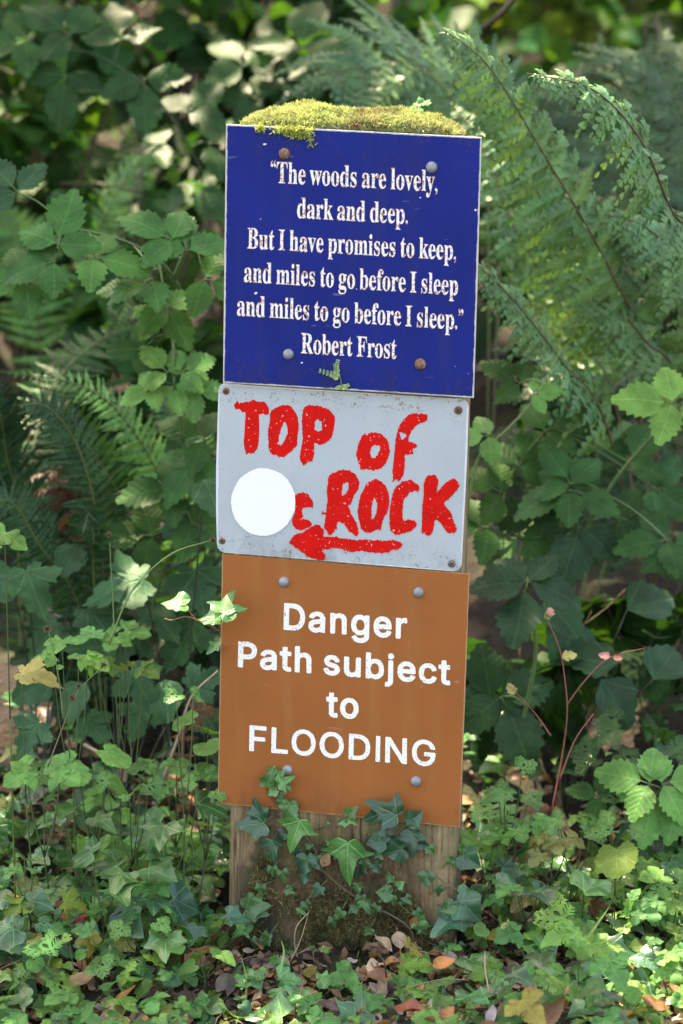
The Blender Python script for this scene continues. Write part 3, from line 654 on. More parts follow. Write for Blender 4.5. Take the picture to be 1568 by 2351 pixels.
def set_line(text, font, x0, y0, x1, y1, cap_px, capu, lean, grow, jit, space):
    "outlines in picture units of one line of writing from baseline point to baseline point"
    pen = 0; runs = []
    for ch in text:
        if ch == ' ':
            pen += space; continue
        adv, cs = font[ch]
        runs.append((pen, cs)); pen += adv
    mn = min(p[0] + o for o, cs in runs for c in cs for p in c)
    mx = max(p[0] + o for o, cs in runs for c in cs for p in c)
    out = []
    for o, cs in runs:
        g = []
        big = max(cs, key=lambda c: abs(area(c)))
        sg = 1 if area(big) > 0 else -1
        for c in cs:
            c = offset_poly(c, grow * sg) if grow else c
            t = (c[:, 0] + o - mn) / (mx - mn)
            h = c[:, 1] * cap_px / capu
            P = np.stack([x0 + (x1 - x0) * t + lean * h, y0 + (y1 - y0) * t - h], 1)
            if jit: P = P + rng.normal(0, jit, P.shape)
            g.append(P)
        out.append(g)
    return out

# --- blue enamel plate with the poem
BQ = [(519, 285), (1106, 315), (1088, 914), (512, 879)]
blue = thing('blue_sign', 'blue enamel sign with a white woodland poem, topmost on the post', 'sign', S(800, 600))
plate(blue, [(519, 285), (760, 297), (1106, 315), (1098, 600), (1088, 914), (800, 896), (512, 879), (515, 600)], BQ, 0.0062, 0.0092, M_BLUE)
lines = [("“The woods are lovely,", 621, 419, 1004, 439.5, 48), ("dark and deep.", 682, 500, 936, 514, 47),
         ("But I have promises to keep,", 568, 570, 1047, 597, 47), ("and miles to go before I sleep", 560, 647, 1051, 677.5, 47),
         ("and miles to go before I sleep.”", 544, 724, 1063, 757, 47), ("Robert Frost", 691, 810.5, 910, 823.5, 46)]
mt, mr = MB(), MB()
for t, x0, y0, x1, y1, cap in lines:
    for g in set_line(t, SERIF, x0, y0, x1, y1, cap, CAPS, 0.018, 0, 0.0, 150):
        fill(mt, [p + rng.normal(0, 0.16, p.shape) for p in g], 0.00955)
    for g in set_line(t, SERIF, x0, y0, x1, y1, cap, CAPS, 0.018, 7.5, 0.0, 150):
        big = max(g, key=lambda c: abs(area(c)))
        fill(mr, [p + rng.normal(0, 0.38, p.shape) for p in g], 0.00935)
le = mt.build('lettering', M_SERIF, blue, smooth=False)
mr.build('rust_edge', M_RUST, blue, le, smooth=False)
bolt(blue, 653, 353, 0.0092, 12.5, M_RBOLT, 'rusty brown domed bolt head'); bolt(blue, 991, 384, 0.0092, 12.5, M_BOLT, 'grey domed bolt head')
bolt(blue, 662, 813, 0.0092, 12, M_BOLT, 'grey domed bolt head'); bolt(blue, 965, 836, 0.0092, 12.5, M_RBOLT, 'rusty brown domed bolt head')

# --- grey metal plate with red brush writing
GQ = [(501, 882), (1076, 916), (1060, 1313), (497, 1268)]
grey = thing('grey_sign', 'pale grey metal sign with red hand-painted TOP OF ROCK and an arrow', 'sign', S(785, 1100))
gout = [(514, 880), (650, 889), (800, 899), (930, 908), (1062, 916), (1069, 919), (1074, 925), (1076, 934), (1072, 1060), (1066, 1180), (1060, 1295), (1057, 1304), (1051, 1310), (1042, 1312),
        (900, 1301), (780, 1291), (640, 1279), (514, 1269), (506, 1265), (500, 1258), (498, 1248), (496, 1170), (496, 1080), (499, 980), (502, 893), (505, 886)]
plate(grey, gout, GQ, 0.0012, 0.0034, M_GREY)

def cat(P, sub):
    "closed smooth outline through hand-traced points, with the ragged edge of a dry brush"
    P = np.asarray(P, float); n = len(P); out = []
    for i in range(n):
        a, b, c, d = P[i - 1], P[i], P[(i + 1) % n], P[(i + 2) % n]
        k = max(1, int(np.linalg.norm(c - b) / sub))
        for f in np.arange(k) / k:
            out.append(0.5 * (2 * b + (c - a) * f * .7 + (-(c - a) * .7 * 2 + 6 * (c - b) - (d - b) * .7) * f * f + ((c - a) * .7 - 4 * (c - b) + (d - b) * .7) * f ** 3))
    return np.array(out)
A_ = (520, 920, .19133); B_ = (800, 920, .19133); C_ = (660, 1090, .14668); D_ = (830, 1090, .16582)
RED = [
 (A_, [(150,150),(185,100),(215,135),(255,120),(330,108),(405,95),(470,118),(520,115),(565,170),(580,215),(572,255),(530,270),(460,275),(460,460),(452,600),(435,690),(400,735),(355,755),(330,735),(300,765),(280,700),(268,600),(278,450),(288,260),(250,245),(215,210),(170,205)], None),
 (A_, [(592,250),(640,200),(720,160),(800,155),(850,180),(890,225),(925,290),(940,420),(925,560),(920,650),(860,715),(790,765),(740,800),(680,775),(610,745),(575,690),(568,560),(565,470),(588,340)], [(770,355),(745,400),(715,490),(695,560),(700,620),(735,645),(765,590),(800,520),(808,480),(795,400)]),
 (A_, [(1000,200),(1055,155),(1170,158),(1250,195),(1310,205),(1350,250),(1385,300),(1380,390),(1360,500),(1340,560),(1280,615),(1225,645),(1180,630),(1135,615),(1130,700),(1130,770),(1105,840),(1050,855),(1005,895),(960,830),(955,780),(970,690),(990,580),(985,450),(980,340)], [(1145,350),(1215,350),(1228,440),(1215,468),(1140,465)]),
 (B_, [(245,550),(300,505),(390,490),(470,500),(530,545),(575,610),(595,720),(580,790),(535,880),(470,930),(370,945),(300,935),(240,945),(225,890),(195,820),(185,750),(205,650)], [(385,655),(445,650),(480,680),(460,730),(420,795),(370,790),(350,740)]),
 (B_, [(1050,270),(1058,310),(1040,345),(940,390),(890,440),(850,500),(825,560),(825,590),(880,620),(925,640),(930,675),(875,700),(885,740),(840,760),(780,770),(778,850),(770,960),(765,1000),(711,1090),(698,1105),(677,1062),(629,1101),(634,1018),(628,980),(640,830),(655,700),(668,560),(690,470),(720,390),(790,310),(850,270),(940,258),(1010,258)], [(712,488),(790,508),(785,550),(742,580),(725,530)]),
 (C_, [(215,490),(290,445),(410,450),(470,540),(505,600),(500,680),(430,680),(350,680),(325,730),(335,800),(370,885),(430,870),(480,950),(430,1000),(330,1040),(260,1030),(195,985),(165,890),(200,800),(225,700),(220,600)], None),
 (C_, [(745,210),(800,130),(880,110),(960,80),(1080,90),(1170,145),(1220,220),(1240,280),(1220,400),(1150,500),(1110,620),(1070,640),(1090,720),(1150,850),(1195,910),(1215,990),(1235,1090),(1215,1130),(1160,1130),(1140,1090),(1085,1070),(1030,980),(980,930),(900,905),(885,960),(880,1030),(830,1080),(790,1125),(745,1112),(720,1040),(680,1000),(695,870),(705,790),(635,800),(650,755),(710,760),(720,650),(735,550),(725,400),(740,290)], [(985,295),(1060,280),(1070,370),(1045,430),(965,490),(972,390)]),
 (D_, [(185,260),(280,205),(350,210),(420,270),(465,340),(490,430),(495,560),(470,670),(420,750),(390,840),(380,915),(310,925),(230,962),(150,945),(105,910),(75,800),(52,690),(55,600),(85,450),(120,380),(150,310)], [(285,465),(255,540),(245,650),(250,775),(275,760),(310,690),(328,600),(320,520)]),
 (D_, [(800,210),(870,250),(920,300),(905,375),(850,370),(790,390),(750,440),(700,500),(685,600),(680,700),(705,790),(770,775),(855,785),(885,840),(840,905),(800,940),(720,960),(640,985),(570,975),(515,910),(500,800),(505,650),(530,480),(560,370),(600,300),(680,240)], None),
 (D_, [(1050,150),(1100,140),(1160,160),(1190,230),(1180,320),(1170,390),(1240,310),(1300,250),(1390,195),(1450,215),(1485,300),(1440,370),(1360,460),(1270,540),(1360,660),(1410,800),(1455,900),(1410,965),(1310,945),(1230,830),(1160,770),(1135,800),(1125,900),(1080,990),(1030,1005),(990,960),(955,970),(960,800),(965,600),(985,400),(985,280),(1010,190)], None),
 (C_, [(125,1240),(160,1170),(230,1110),(330,1080),(420,1020),(540,960),(610,970),(665,1020),(675,1080),(665,1142),(790,1145),(900,1160),(1040,1180),(1200,1200),(1320,1185),(1568,1205),(1769,1205),(1850,1220),(1927,1260),(1882,1345),(1770,1360),(1611,1413),(1400,1395),(1230,1380),(1090,1390),(990,1360),(870,1325),(760,1350),(650,1365),(700,1440),(680,1500),(600,1520),(500,1490),(420,1460),(330,1400),(200,1300),(135,1270)], None),
]
mb = MB()
for i, (fr, o, h) in enumerate(RED):
    ls = []
    for q in (o, h):
        if q is None: continue
        P = np.array(q, float) * fr[2] + np.array(fr[:2])
        P = cat(P / 1.0211, 1.6)
        T = np.roll(P, -1, 0) - P
        N = nrm(np.stack([T[:, 1], -T[:, 0]], 1))
        j = rng.normal(0, 0.42, len(P)); j = j + 0.4 * np.roll(j, 1)
        # bristles: rough where a stroke ends (lower edges), cleaner along its flanks
        rough = 1 + 1.6 * np.clip(np.abs(N[:, 1]), 0, 1) ** 3
        ls.append((P + N * (j * rough)[:, None])[::(1 if (area(P) > 0) == (q is o) else -1)])
    fill(mb, ls, 0.0036 + 0.00004 * i)
mb.build('brush_lettering', M_RED, grey, smooth=False)
a = np.linspace(0, 2 * PI, 27)[:-1]
disc = np.stack([604 + 74 * np.cos(a) + rng.normal(0, .6, 26), 1153 + 78 * np.sin(a) + rng.normal(0, .6, 26)], 1)
mb = MB(); fill(mb, [disc], 0.0043); mb.build('white_disc', M_DISC, grey, smooth=False)
screw(grey, 519, 898, 0.0034, 8, M_SCREW, 'rusty brown cross-head screw', 0.2); screw(grey, 1052, 942, 0.0034, 9.5, M_SCREW, 'rusty brown cross-head screw', 0.6)
screw(grey, 510, 1242, 0.0034, 7.5, M_SCREW, 'rusty brown cross-head screw', 0.1); screw(grey, 1037, 1294, 0.0034, 9, M_ZSCREW, 'grey pitted screw', 0.4)

# --- brown board with the flooding warning
NQ = [(510, 1267), (1078, 1317), (1056, 1900), (500, 1845)]
brown = thing('brown_sign', 'brown board sign warning of a flooding path, lowest on the post', 'sign', S(785, 1600))
plate(brown, [(510, 1271), (790, 1295), (1078, 1317), (1068, 1600), (1056, 1900), (780, 1873), (500, 1845), (505, 1550)], NQ, 0.0003, 0.0030, M_BROWN)
mt = MB()
for t, x0, y0, x1, y1, cap, gw in (("Danger", 651, 1446, 934, 1467.5, 62, 3), ("Path subject", 546, 1532, 1034, 1573.5, 60, 3), ("to", 748, 1646, 823, 1651, 61, 3), ("FLOODING", 572, 1724, 999, 1760, 59, -4)):
    for g in set_line(t, LIGHTS if t == 'FLOODING' else SANS, x0, y0, x1, y1, cap, CAPL if t == 'FLOODING' else CAPN, 0.018, 0, 0.20, 165):
        fill(mt, g, 0.00325)
mt.build('lettering', M_SANS, brown, smooth=False)
for x, y in ((652, 1336), (961, 1360), (660, 1768), (955, 1794)):
    bolt(brown, x, y, 0.0030, 12.2, M_BOLT)
# ---------------------------------------------------------------- leaf shapes
def resample(P, n):
    P = np.asarray(P, float)
    d = np.concatenate([[0], np.cumsum(np.linalg.norm(np.diff(P, axis=0), axis=1))])
    t = np.linspace(0, d[-1], n)
    return np.stack([np.interp(t, d, P[:, k]) for k in range(P.shape[1])], 1)

def palmate(half, n=22, cy=0.2, jag=0.0, rings=(0.4, 0.75, 1.0), smooth=True):
    H = np.array(half, float)
    if smooth: H = smooth_path(H, len(H) * 5)
    H = resample(H, n)
    if jag:
        T = nrm(np.gradient(H, axis=0)); N = np.stack([T[:, 1], -T[:, 0]], 1)
        k = np.arange(n) % 2 * 2 - 1.0
        k[0] = 0; k[-1] = 0
        H = H + N * (jag * k)[:, None]
    M = H[1:-1][::-1] * np.array([-1, 1])
    O = np.vstack([H, M]); m = len(O)
    c = np.array([0, cy])
    V = [c[None]] + [c + (O - c) * r for r in rings]
    V = np.vstack(V)
    L, Z = [], []
    for i in range(m):
        j = (i + 1) % m
        L += [0, 1 + i, 1 + j]; Z.append(3)
        for q in range(len(rings) - 1):
            a, b = 1 + q * m, 1 + (q + 1) * m
            L += [a + i, b + i, b + j, a + j]; Z.append(4)
    return V, np.array(L), np.array(Z)

def gridleaf(wf, nt=11, cols=(-1, -.55, 0, .55, 1), teeth=0.0):
    t = np.linspace(0, 1, nt)
    w = np.array([wf(k) for k in t])
    V = []
    for i in range(nt):
        for s in cols:
            e = teeth * (1 if i % 2 else -1) if abs(s) == 1 else 0
            V.append((s * w[i] * (1 + e), t[i] + (0.05 if e > 0 else 0) * abs(s) * (0 < i < nt - 1)))
    m = len(cols); L, Z = [], []
    for i in range(nt - 1):
        for j in range(m - 1):
            L += [i * m + j, i * m + j + 1, (i + 1) * m + j + 1, (i + 1) * m + j]; Z.append(4)
    return np.array(V), np.array(L), np.array(Z)

def bend(V2, r, fold, droop, wave, roll=0.0, curl=0.0):
    x, y = V2[:, 0], V2[:, 1]
    ph = r.uniform(0, 6, 3)
    z = fold * np.abs(x) - droop * y * y + wave * np.sin(7 * y + ph[0]) * np.abs(x) * 2 + wave * 0.5 * np.sin(9 * x + 5 * y + ph[1])
    X = x.copy(); Y = y.copy()
    if roll:
        X = np.sin(x * roll) / roll; z = z + (1 - np.cos(x * roll)) / abs(roll) * np.sign(roll)
    if curl:
        a = y * curl
        Y = np.sin(a) / curl - z * np.sin(a) * 0.6; z = z * np.cos(a) + (1 - np.cos(a)) / curl
    tw = r.normal(0, 0.12) * y
    return np.stack([X * np.cos(tw) - z * np.sin(tw), Y, z * np.cos(tw) + X * np.sin(tw)], 1)

def variants(T, n, seed, fold=(0.05, 0.35), droop=(0.05, 0.4), wave=(0.02, 0.09), roll=(0, 0), curl=(0, 0)):
    r = np.random.default_rng(seed)
    V2, L, Z = T
    return [(bend(V2, r, r.uniform(*fold), r.uniform(*droop), r.uniform(*wave), r.uniform(*roll), r.uniform(*curl)), L, Z, V2) for _ in range(n)]

ov = lambda w, p=0.8, q=1.0: (lambda t: w * math.sin(PI * min(1, max(0, t)) ** p) ** q * (1 if t < 1 else 0) + 0.004)
T_OV = gridleaf(ov(0.36, 0.78, 0.85), 15, teeth=0.10)
T_OVLO = gridleaf(ov(0.38, 0.78, 0.8), 6, (-1, 0, 1))
T_BROAD = gridleaf(ov(0.44, 0.72, 0.7), 11, teeth=0.05)
T_BEECH = gridleaf(ov(0.30, 0.85, 0.9), 9)
IVY_H = [(0, 0), (0.10, -0.10), (0.24, -0.17), (0.40, -0.14), (0.45, -0.02), (0.42, 0.10), (0.50, 0.20), (0.60, 0.33), (0.46, 0.38), (0.31, 0.46), (0.23, 0.60), (0.14, 0.82), (0.05, 0.96), (0, 1.0)]
IVY_W = [(0, 0), (0.12, -0.12), (0.30, -0.18), (0.46, -0.10), (0.57, 0.05), (0.62, 0.18), (0.66, 0.31), (0.56, 0.38), (0.46, 0.46), (0.38, 0.58), (0.20, 0.78), (0.08, 0.93), (0, 1.0)]
IVY_N = [(0, 0), (0.10, -0.08), (0.26, -0.10), (0.38, 0.02), (0.46, 0.14), (0.66, 0.20), (0.40, 0.30), (0.22, 0.38), (0.18, 0.55), (0.12, 0.80), (0.04, 0.96), (0, 1.0)]
T_IVY = palmate(IVY_H, 24, 0.15); T_IVYW = palmate(IVY_W, 22, 0.2); T_IVYN = palmate(IVY_N, 24, 0.12)
AVENS_H = [(0, 0), (0.06, 0.03), (0.20, 0.10), (0.36, 0.22), (0.45, 0.38), (0.36, 0.43), (0.29, 0.50), (0.35, 0.61), (0.31, 0.76), (0.19, 0.90), (0.07, 1.03), (0, 1.08)]
T_AVENS = palmate(AVENS_H, 30, 0.40, jag=0.026)
ROUND_H = [(0, 0), (0.12, -0.16), (0.32, -0.18), (0.50, 0.0), (0.58, 0.26), (0.52, 0.54), (0.36, 0.74), (0.16, 0.84), (0, 0.86)]
T_ROUND = palmate(ROUND_H, 24, 0.25, jag=0.02)
HEART_H = [(0, 0), (0.10, -0.12), (0.28, -0.14), (0.42, 0.02), (0.44, 0.24), (0.34, 0.52), (0.18, 0.80), (0, 1.0)]
T_HEART = palmate(HEART_H, 20, 0.25, jag=0.010)
MAPLE_H = [(0, 0), (0.14, -0.12), (0.34, -0.12), (0.30, 0.02), (0.50, 0.08), (0.66, 0.30), (0.50, 0.34), (0.46, 0.46), (0.30, 0.44), (0.26, 0.60), (0.28, 0.74), (0.14, 0.82), (0, 1.05)]
T_MAPLE = palmate(MAPLE_H, 26, 0.22, jag=0.02)

def lacy():
    "one finely cut cranesbill leaflet: side lobes on a narrow axis, each lobe cut again"
    Vs, L, Z = [], [], []
    base = np.array([(-.5, 0), (.5, 0), (-.75, .45), (.75, .45), (-.5, .8), (.5, .8), (0, 1.05)])
    fl = [0, 1, 3, 2, 2, 3, 5, 4, 4, 5, 6]; fz = [4, 4, 3]
    def lobe(o, ang, ln, wd):
        a = math.radians(ang); d = np.array([math.sin(a), math.cos(a)]); e = np.array([math.cos(a), -math.sin(a)])
        k = len(Vs)
        for b in base: Vs.append(o + e * b[0] * wd + d * b[1] * ln)
        L.extend([q + k for q in fl]); Z.extend(fz)
    def spray(o, ang, ln, depth):
        a = math.radians(ang); d = np.array([math.sin(a), math.cos(a)])
        lobe(o, ang, ln, ln * 0.13)
        for t, s in ((0.30, .50), (0.55, .42), (0.78, .30)):
            for sg in (-1, 1):
                lobe(o + d * ln * t, ang + sg * 48, ln * s, ln * s * .19)
                if depth:
                    for t2 in (.45, .75):
                        a2 = math.radians(ang + sg * 48); d2 = np.array([math.sin(a2), math.cos(a2)])
                        for s2 in (-1, 1): lobe(o + d * ln * t + d2 * ln * s * t2, ang + sg * 48 + s2 * 42, ln * s * .36, ln * s * .10)
    for ang, ln in ((0, 1.0), (62, .8), (-62, .8), (118, .5), (-118, .5)):
        spray(np.array([0.0, 0.0]), ang, ln, abs(ang) < 100)
    return np.array(Vs), np.array(L), np.array(Z)
T_LACY = lacy()

V_OV = variants(T_OV, 8, 1, (0.03, 0.22), (0.05, 0.3)); V_OVLO = variants(T_OVLO, 6, 2); V_BROAD = variants(T_BROAD, 8, 3)
V_IVY = variants(T_IVY, 6, 4, (0.0, 0.22), (0.05, 0.3), (0.03, 0.10)) ; V_IVYW = variants(T_IVYW, 5, 5, (0.0, 0.2), (0.05, 0.3), (0.03, 0.10)); V_IVYN = variants(T_IVYN, 5, 6, (0.0, 0.2), (0.0, 0.3), (0.03, 0.09))
V_IVYALL = V_IVY + V_IVYW + V_IVYN
V_AVENS = variants(T_AVENS, 8, 7, (0.0, 0.25), (0.0, 0.35), (0.03, 0.10))
V_ROUND = variants(T_ROUND, 6, 8, (0.0, 0.2), (0, 0.2), (0.03, 0.08)); V_HEART = variants(T_HEART, 6, 9, (0.05, 0.3), (0, 0.3), (0.02, 0.08))
V_LACY = variants(T_LACY, 8, 10, (0.0, 0.3), (0.05, 0.35), (0.03, 0.12))
V_MAPLE = variants(T_MAPLE, 6, 12, (0.0, 0.25), (0.05, 0.35), (0.03, 0.1))
V_DEAD = variants(T_BEECH, 10, 13, (0.0, 0.3), (-0.2, 0.3), (0.04, 0.16), (1.2, 3.6), (-1.6, 1.6))

def leaves(mb, var, P, D, N, size, col):
    P = np.asarray(P, float).reshape(-1, 3); m = len(P)
    D = nrm(np.broadcast_to(np.asarray(D, float), (m, 3))); N = np.broadcast_to(np.asarray(N, float), (m, 3))
    size = np.broadcast_to(np.asarray(size, float), (m,)); col = np.broadcast_to(np.asarray(col, float), (m, 3))
    X = nrm(np.cross(D, N)); Zv = np.cross(X, D)
    pick = rng.integers(0, len(var), m)
    for k in range(len(var)):
        q = np.where(pick == k)[0]
        if len(q) == 0: continue
        V, L, Z, uv = var[k]
        z = V[:, 2] - V[:, 2][np.argmin(np.abs(V[:, 0]) + np.abs(V[:, 1]))]
        A = P[q, None] + size[q, None, None] * (V[None, :, 0, None] * X[q, None] + V[None, :, 1, None] * D[q, None] + z[None, :, None] * Zv[q, None])
        n = len(V)
        LL = (L[None] + (np.arange(len(q)) * n)[:, None]).ravel()
        mb.add(A.reshape(-1, 3), LL, np.tile(Z, len(q)), np.tile(uv, (len(q), 1)), np.repeat(col[q], n, 0))

DEEP = np.array((0.010, 0.040, 0.0095)); MID = np.array((0.026, 0.093, 0.021)); LIGHT = np.array((0.094, 0.245, 0.060))  # DEEP, MID and COOL darkened further to deepen shade in the hollows
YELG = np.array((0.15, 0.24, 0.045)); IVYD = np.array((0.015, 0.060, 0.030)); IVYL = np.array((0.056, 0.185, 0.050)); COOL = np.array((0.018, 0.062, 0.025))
def jit(c, n, v=0.18, y=0.06):
    k = np.exp(rng.normal(0, v, (n, 1)))
    t = np.clip(rng.normal(0, y, (n, 1)), -0.1, 0.5)
    return np.clip(np.asarray(c) * k * np.concatenate([1 + 2.5 * t, 1 + t * 0.6, 1 - t], 1), 0.004, 0.7)

def rnd(n, s=1.0):
    return rng.normal(0, s, (n, 3))

# ---------------------------------------------------------------- ferns
PV = np.array([(-.48, 0), (.48, 0), (-.38, .28), (.38, .28), (-.54, .40), (.54, .40), (-.24, .60), (.24, .60), (-.36, .70), (.36, .70), (0.05, 1.05)])
PF = [0, 1, 3, 2, 2, 3, 5, 4, 4, 5, 7, 6, 6, 7, 9, 8, 8, 9, 10]; PZ = [4, 4, 4, 4, 3]
def frond(mb, st, path, nvec, L, pairs=20, prof=None, ang=62, rat=0.17, dens=1.0, droop=0.15, start=0.18, col=MID, var=0.12, rs=0.0018, pw=1.05, stcol=(0.10, 0.13, 0.04)):
    C = smooth_path(path, 40)
    if st is not None: tube(st, C, rs, rs * 0.3, 5, stcol)
    T = nrm(np.gradient(C, axis=0))
    prof = prof or (lambda t: min(1, (1 - t) * 3.8 + 0.05) * min(1, 0.55 + t * 1.8))
    pos, dr, lt, nn, ln, wd, cc = [], [], [], [], [], [], []
    nv = nrm(nvec)
    for i in range(pairs):
        f = i / (pairs - 1)
        t = start + (0.985 - start) * (1 - (1 - f) ** 1.15)
        k = t * 39; a = int(min(38, k)); p = C[a] + (C[a + 1] - C[a]) * (k - a); tt = T[a]
        B = nrm(np.cross(tt, nv)); N2 = np.cross(B, tt); G = nrm(N2 * .45 + np.array([0, 0, .75]))
        for sd in (-1, 1):
            l = L * prof(f) * rng.uniform(0.9, 1.08)
            if l < 0.004: continue
            an = math.radians(ang * (1 - 0.18 * f) + rng.normal(0, 5))
            d = nrm(B * sd * math.sin(an) + tt * math.cos(an) + N2 * rng.normal(-0.05, 0.16))
            m = max(3, int(dens * 60 * l / 0.12 * 0.28))
            u = (np.arange(m) + 0.5) / m
            dro = droop * rng.uniform(0.4, 1.5)
            # midrib of the leaflet, drooping and sweeping towards the frond tip
            Q = p + d * (u * l)[:, None] - G * (dro * l * u ** 2)[:, None] + tt * (0.12 * l * u ** 2)[:, None]
            dd = nrm(d - G * (2 * dro * u)[:, None] + tt * (0.24 * u)[:, None])
            bb = nrm(np.cross(dd, N2)); n3 = np.cross(bb, dd)
            pl = l * rat * np.clip((1 - u) * 1.6 + 0.10, 0, 1)
            cl = jit(col, 1, var, 0.04)
            for s2 in (-1, 1):
                pd = nrm(bb * s2 * 0.9 + dd * 0.38 + n3 * rng.normal(-0.24, 0.24, (m, 1)))
                pos.append(Q); dr.append(pd); lt.append(dd); nn.append(n3); ln.append(pl * rng.uniform(0.9, 1.1, m)); wd.append(np.full(m, l / m * pw)); cc.append(np.repeat(cl * np.exp(rng.normal(0, 0.06)), m, 0))
            # leaflet tip
    pos, dr, lt, nn, ln, wd, cc = [np.concatenate(q) for q in (pos, dr, lt, nn, ln, wd, cc)]
    h = -0.12 * (np.abs(PV[:, 0]) * 2) ** 2
    A = pos[:, None] + PV[None, :, 1, None] * dr[:, None] * ln[:, None, None] + PV[None, :, 0, None] * lt[:, None] * wd[:, None, None] + h[None, :, None] * nn[:, None] * wd[:, None, None]
    m = len(pos)
    LL = (np.array(PF)[None] + (np.arange(m) * 11)[:, None]).ravel()
    mb.add(A.reshape(-1, 3), LL, np.tile(PZ, m), np.tile(PV, (m, 1)), np.repeat(cc, 11, 0))

def fern(name, label, cat, base, fronds, group=None, **kw):
    "fronds: list of (path, face normal, leaflet length, extra options)"
    root = thing(name, label, cat, base, group)
    for path, nv, L, ex in fronds:
        o = dict(kw); o.update(ex)
        mb, st = MB(), MB()
        frond(mb, st, path, nv, L, **o)
        f = mb.build('frond', M_FERN, root)
        st.build('stalk', M_STEM, root, f)
    return root

def auto_fern(name, label, base, n, h, reach, L, a0=0, spread=2 * PI, **kw):
    b = np.array(base, float)
    fr = []
    for i in range(n):
        a = a0 + spread * (i + rng.uniform(0.1, 0.9)) / n
        o = np.array([math.cos(a), math.sin(a), 0]); hh = h * rng.uniform(0.8, 1.15); rr = reach * rng.uniform(0.8, 1.15)
        path = [b + o * 0.02, b + o * rr * 0.25 + np.array([0, 0, hh * 0.6]), b + o * rr * 0.62 + np.array([0, 0, hh * 0.95]), b + o * rr + np.array([0, 0, hh * 0.80])]
        fr.append((path, np.array([0, 0, 1.0]) - o * 0.3 + rng.normal(0, .1, 3), L * rng.uniform(0.85, 1.1), {}))
    return fern(name, label, 'fern', b, fr, **kw)

# ---------------------------------------------------------------- woody and herbaceous plants
CAMV = nrm(np.array([0, -0.75, 0.66]))
def shrub(name, label, cat, x, y, h, rad, nl, ls, var, mat, col, group=None, zlo=0.15, nst=6, trunk=0.006, up=0.8, twigc=(0.09, 0.06, 0.035), hang=0.5, cv=0.22, cy=0.10):
    base = np.array([x, y, float(terr(x, y)) - 0.02])
    root = thing(name, label, cat, base, group)
    mb, st = MB(), MB()
    tips = []
    for k in range(nst):
        a = rng.uniform(0, 2 * PI); r = rad * rng.uniform(0.2, 0.95); hh = h * rng.uniform(0.65, 1.0)
        p = [base + rng.normal(0, .01, 3) * np.array([1, 1, 0]), base + np.array([math.cos(a) * r * .3, math.sin(a) * r * .3, hh * .5]), base + np.array([math.cos(a) * r, math.sin(a) * r, hh])]
        C = smooth_path(p, 14); tube(st, C, trunk * rng.uniform(.7, 1.1), trunk * .3, 5, jit(twigc, 1, .2)[0]); tips.append(C)
    ncl = max(4, nl // 5)
    P, D, N = [], [], []
    for c in range(ncl):
        C = tips[rng.integers(len(tips))]; s = C[rng.integers(int(14 * zlo), 14)]
        e = base + np.array([0, 0, h * (zlo + (1 - zlo) * rng.uniform(0, 1) ** 0.8)])
        a = rng.uniform(0, 2 * PI); r = rad * math.sqrt(rng.uniform(0.05, 1))
        e = e + np.array([math.cos(a) * r, math.sin(a) * r, 0]); e = s + (e - s) * min(1, 0.45 * rad / (np.linalg.norm(e - s) + 1e-6) * 1.6)
        e = e + rng.normal(0, rad * .12, 3)
        tube(st, smooth_path([s, (s + e) / 2 + rng.normal(0, .01, 3), e], 6), trunk * .35, trunk * .15, 4, jit(twigc, 1, .2)[0])
        o = nrm((e - s) + np.array([0, 0, 1e-4]))
        for q in range(5):
            f = rng.uniform(0.45, 1); pp = s + (e - s) * f
            side = nrm(rng.normal(0, 1, 3)); d = nrm(o * 0.6 + side * 0.8 + np.array([0, -.15, -hang * rng.uniform(0.1, 1)]))
            pet = pp + d * ls * 0.25
            tube(st, [pp, pet], 0.0007, 0.0005, 3, jit(twigc, 1, .2)[0])
            P.append(pet); D.append(d); N.append(np.array([0, -.25, up]) + rng.normal(0, .38, 3))
    n = len(P)
    leaves(mb, var, P, np.array(D), np.array(N), ls * np.exp(rng.normal(0, .22, n)), jit(col, n, cv, cy))
    mb.build('foliage', mat, root)
    st.build('branches', M_STEM, root)
    return root

def pic_dir(ang, df=0.0):
    a = math.radians(ang)
    return RIGHT * math.cos(a) + UP * math.sin(a) + FWD * df

def hand_leaf(mb, px, py, y, ang, ln, var, col, tilt=(0, 0), df=None):
    "a leaf whose stalk end is seen at px, py; ang = picture direction of its tip; ln = length in picture units"
    n = -FWD * 0.8 + UP * (0.55 + tilt[1]) + RIGHT * tilt[0]
    d = pic_dir(ang)
    d = d - n * (d @ n) / (n @ n) * 0.8
    leaves(mb, var, W(px, py, y), d, n, ln / pxm(y), jit(col, 1, .08, .03))

def bramble_leaf(mb, st, p, d, n, size, col, five=False):
    "three or five toothed leaflets on one stalk; p is the point where the leaflets meet"
    d = nrm(d); x = nrm(np.cross(d, n)); c = jit(col, 1, .10, .04)[0]
    for a, s, o in ((0, 1.0, .22), (78, .85, .06), (-78, .85, .06)) + (((135, .62, .05), (-135, .62, .05)) if five else ()):
        r = math.radians(a + rng.normal(0, 6)); dd = d * math.cos(r) + x * math.sin(r)
        q = p + dd * size * o
        nn = n + rng.normal(0, .14, 3)
        leaves(mb, V_OV, q, dd + rng.normal(0, .06, 3), nn, 1.28 * size * s * rng.uniform(.92, 1.08), c * rng.uniform(.9, 1.1))
        tube(st, [p, q], 0.0009, 0.0007, 4, (0.07, 0.13, 0.04))

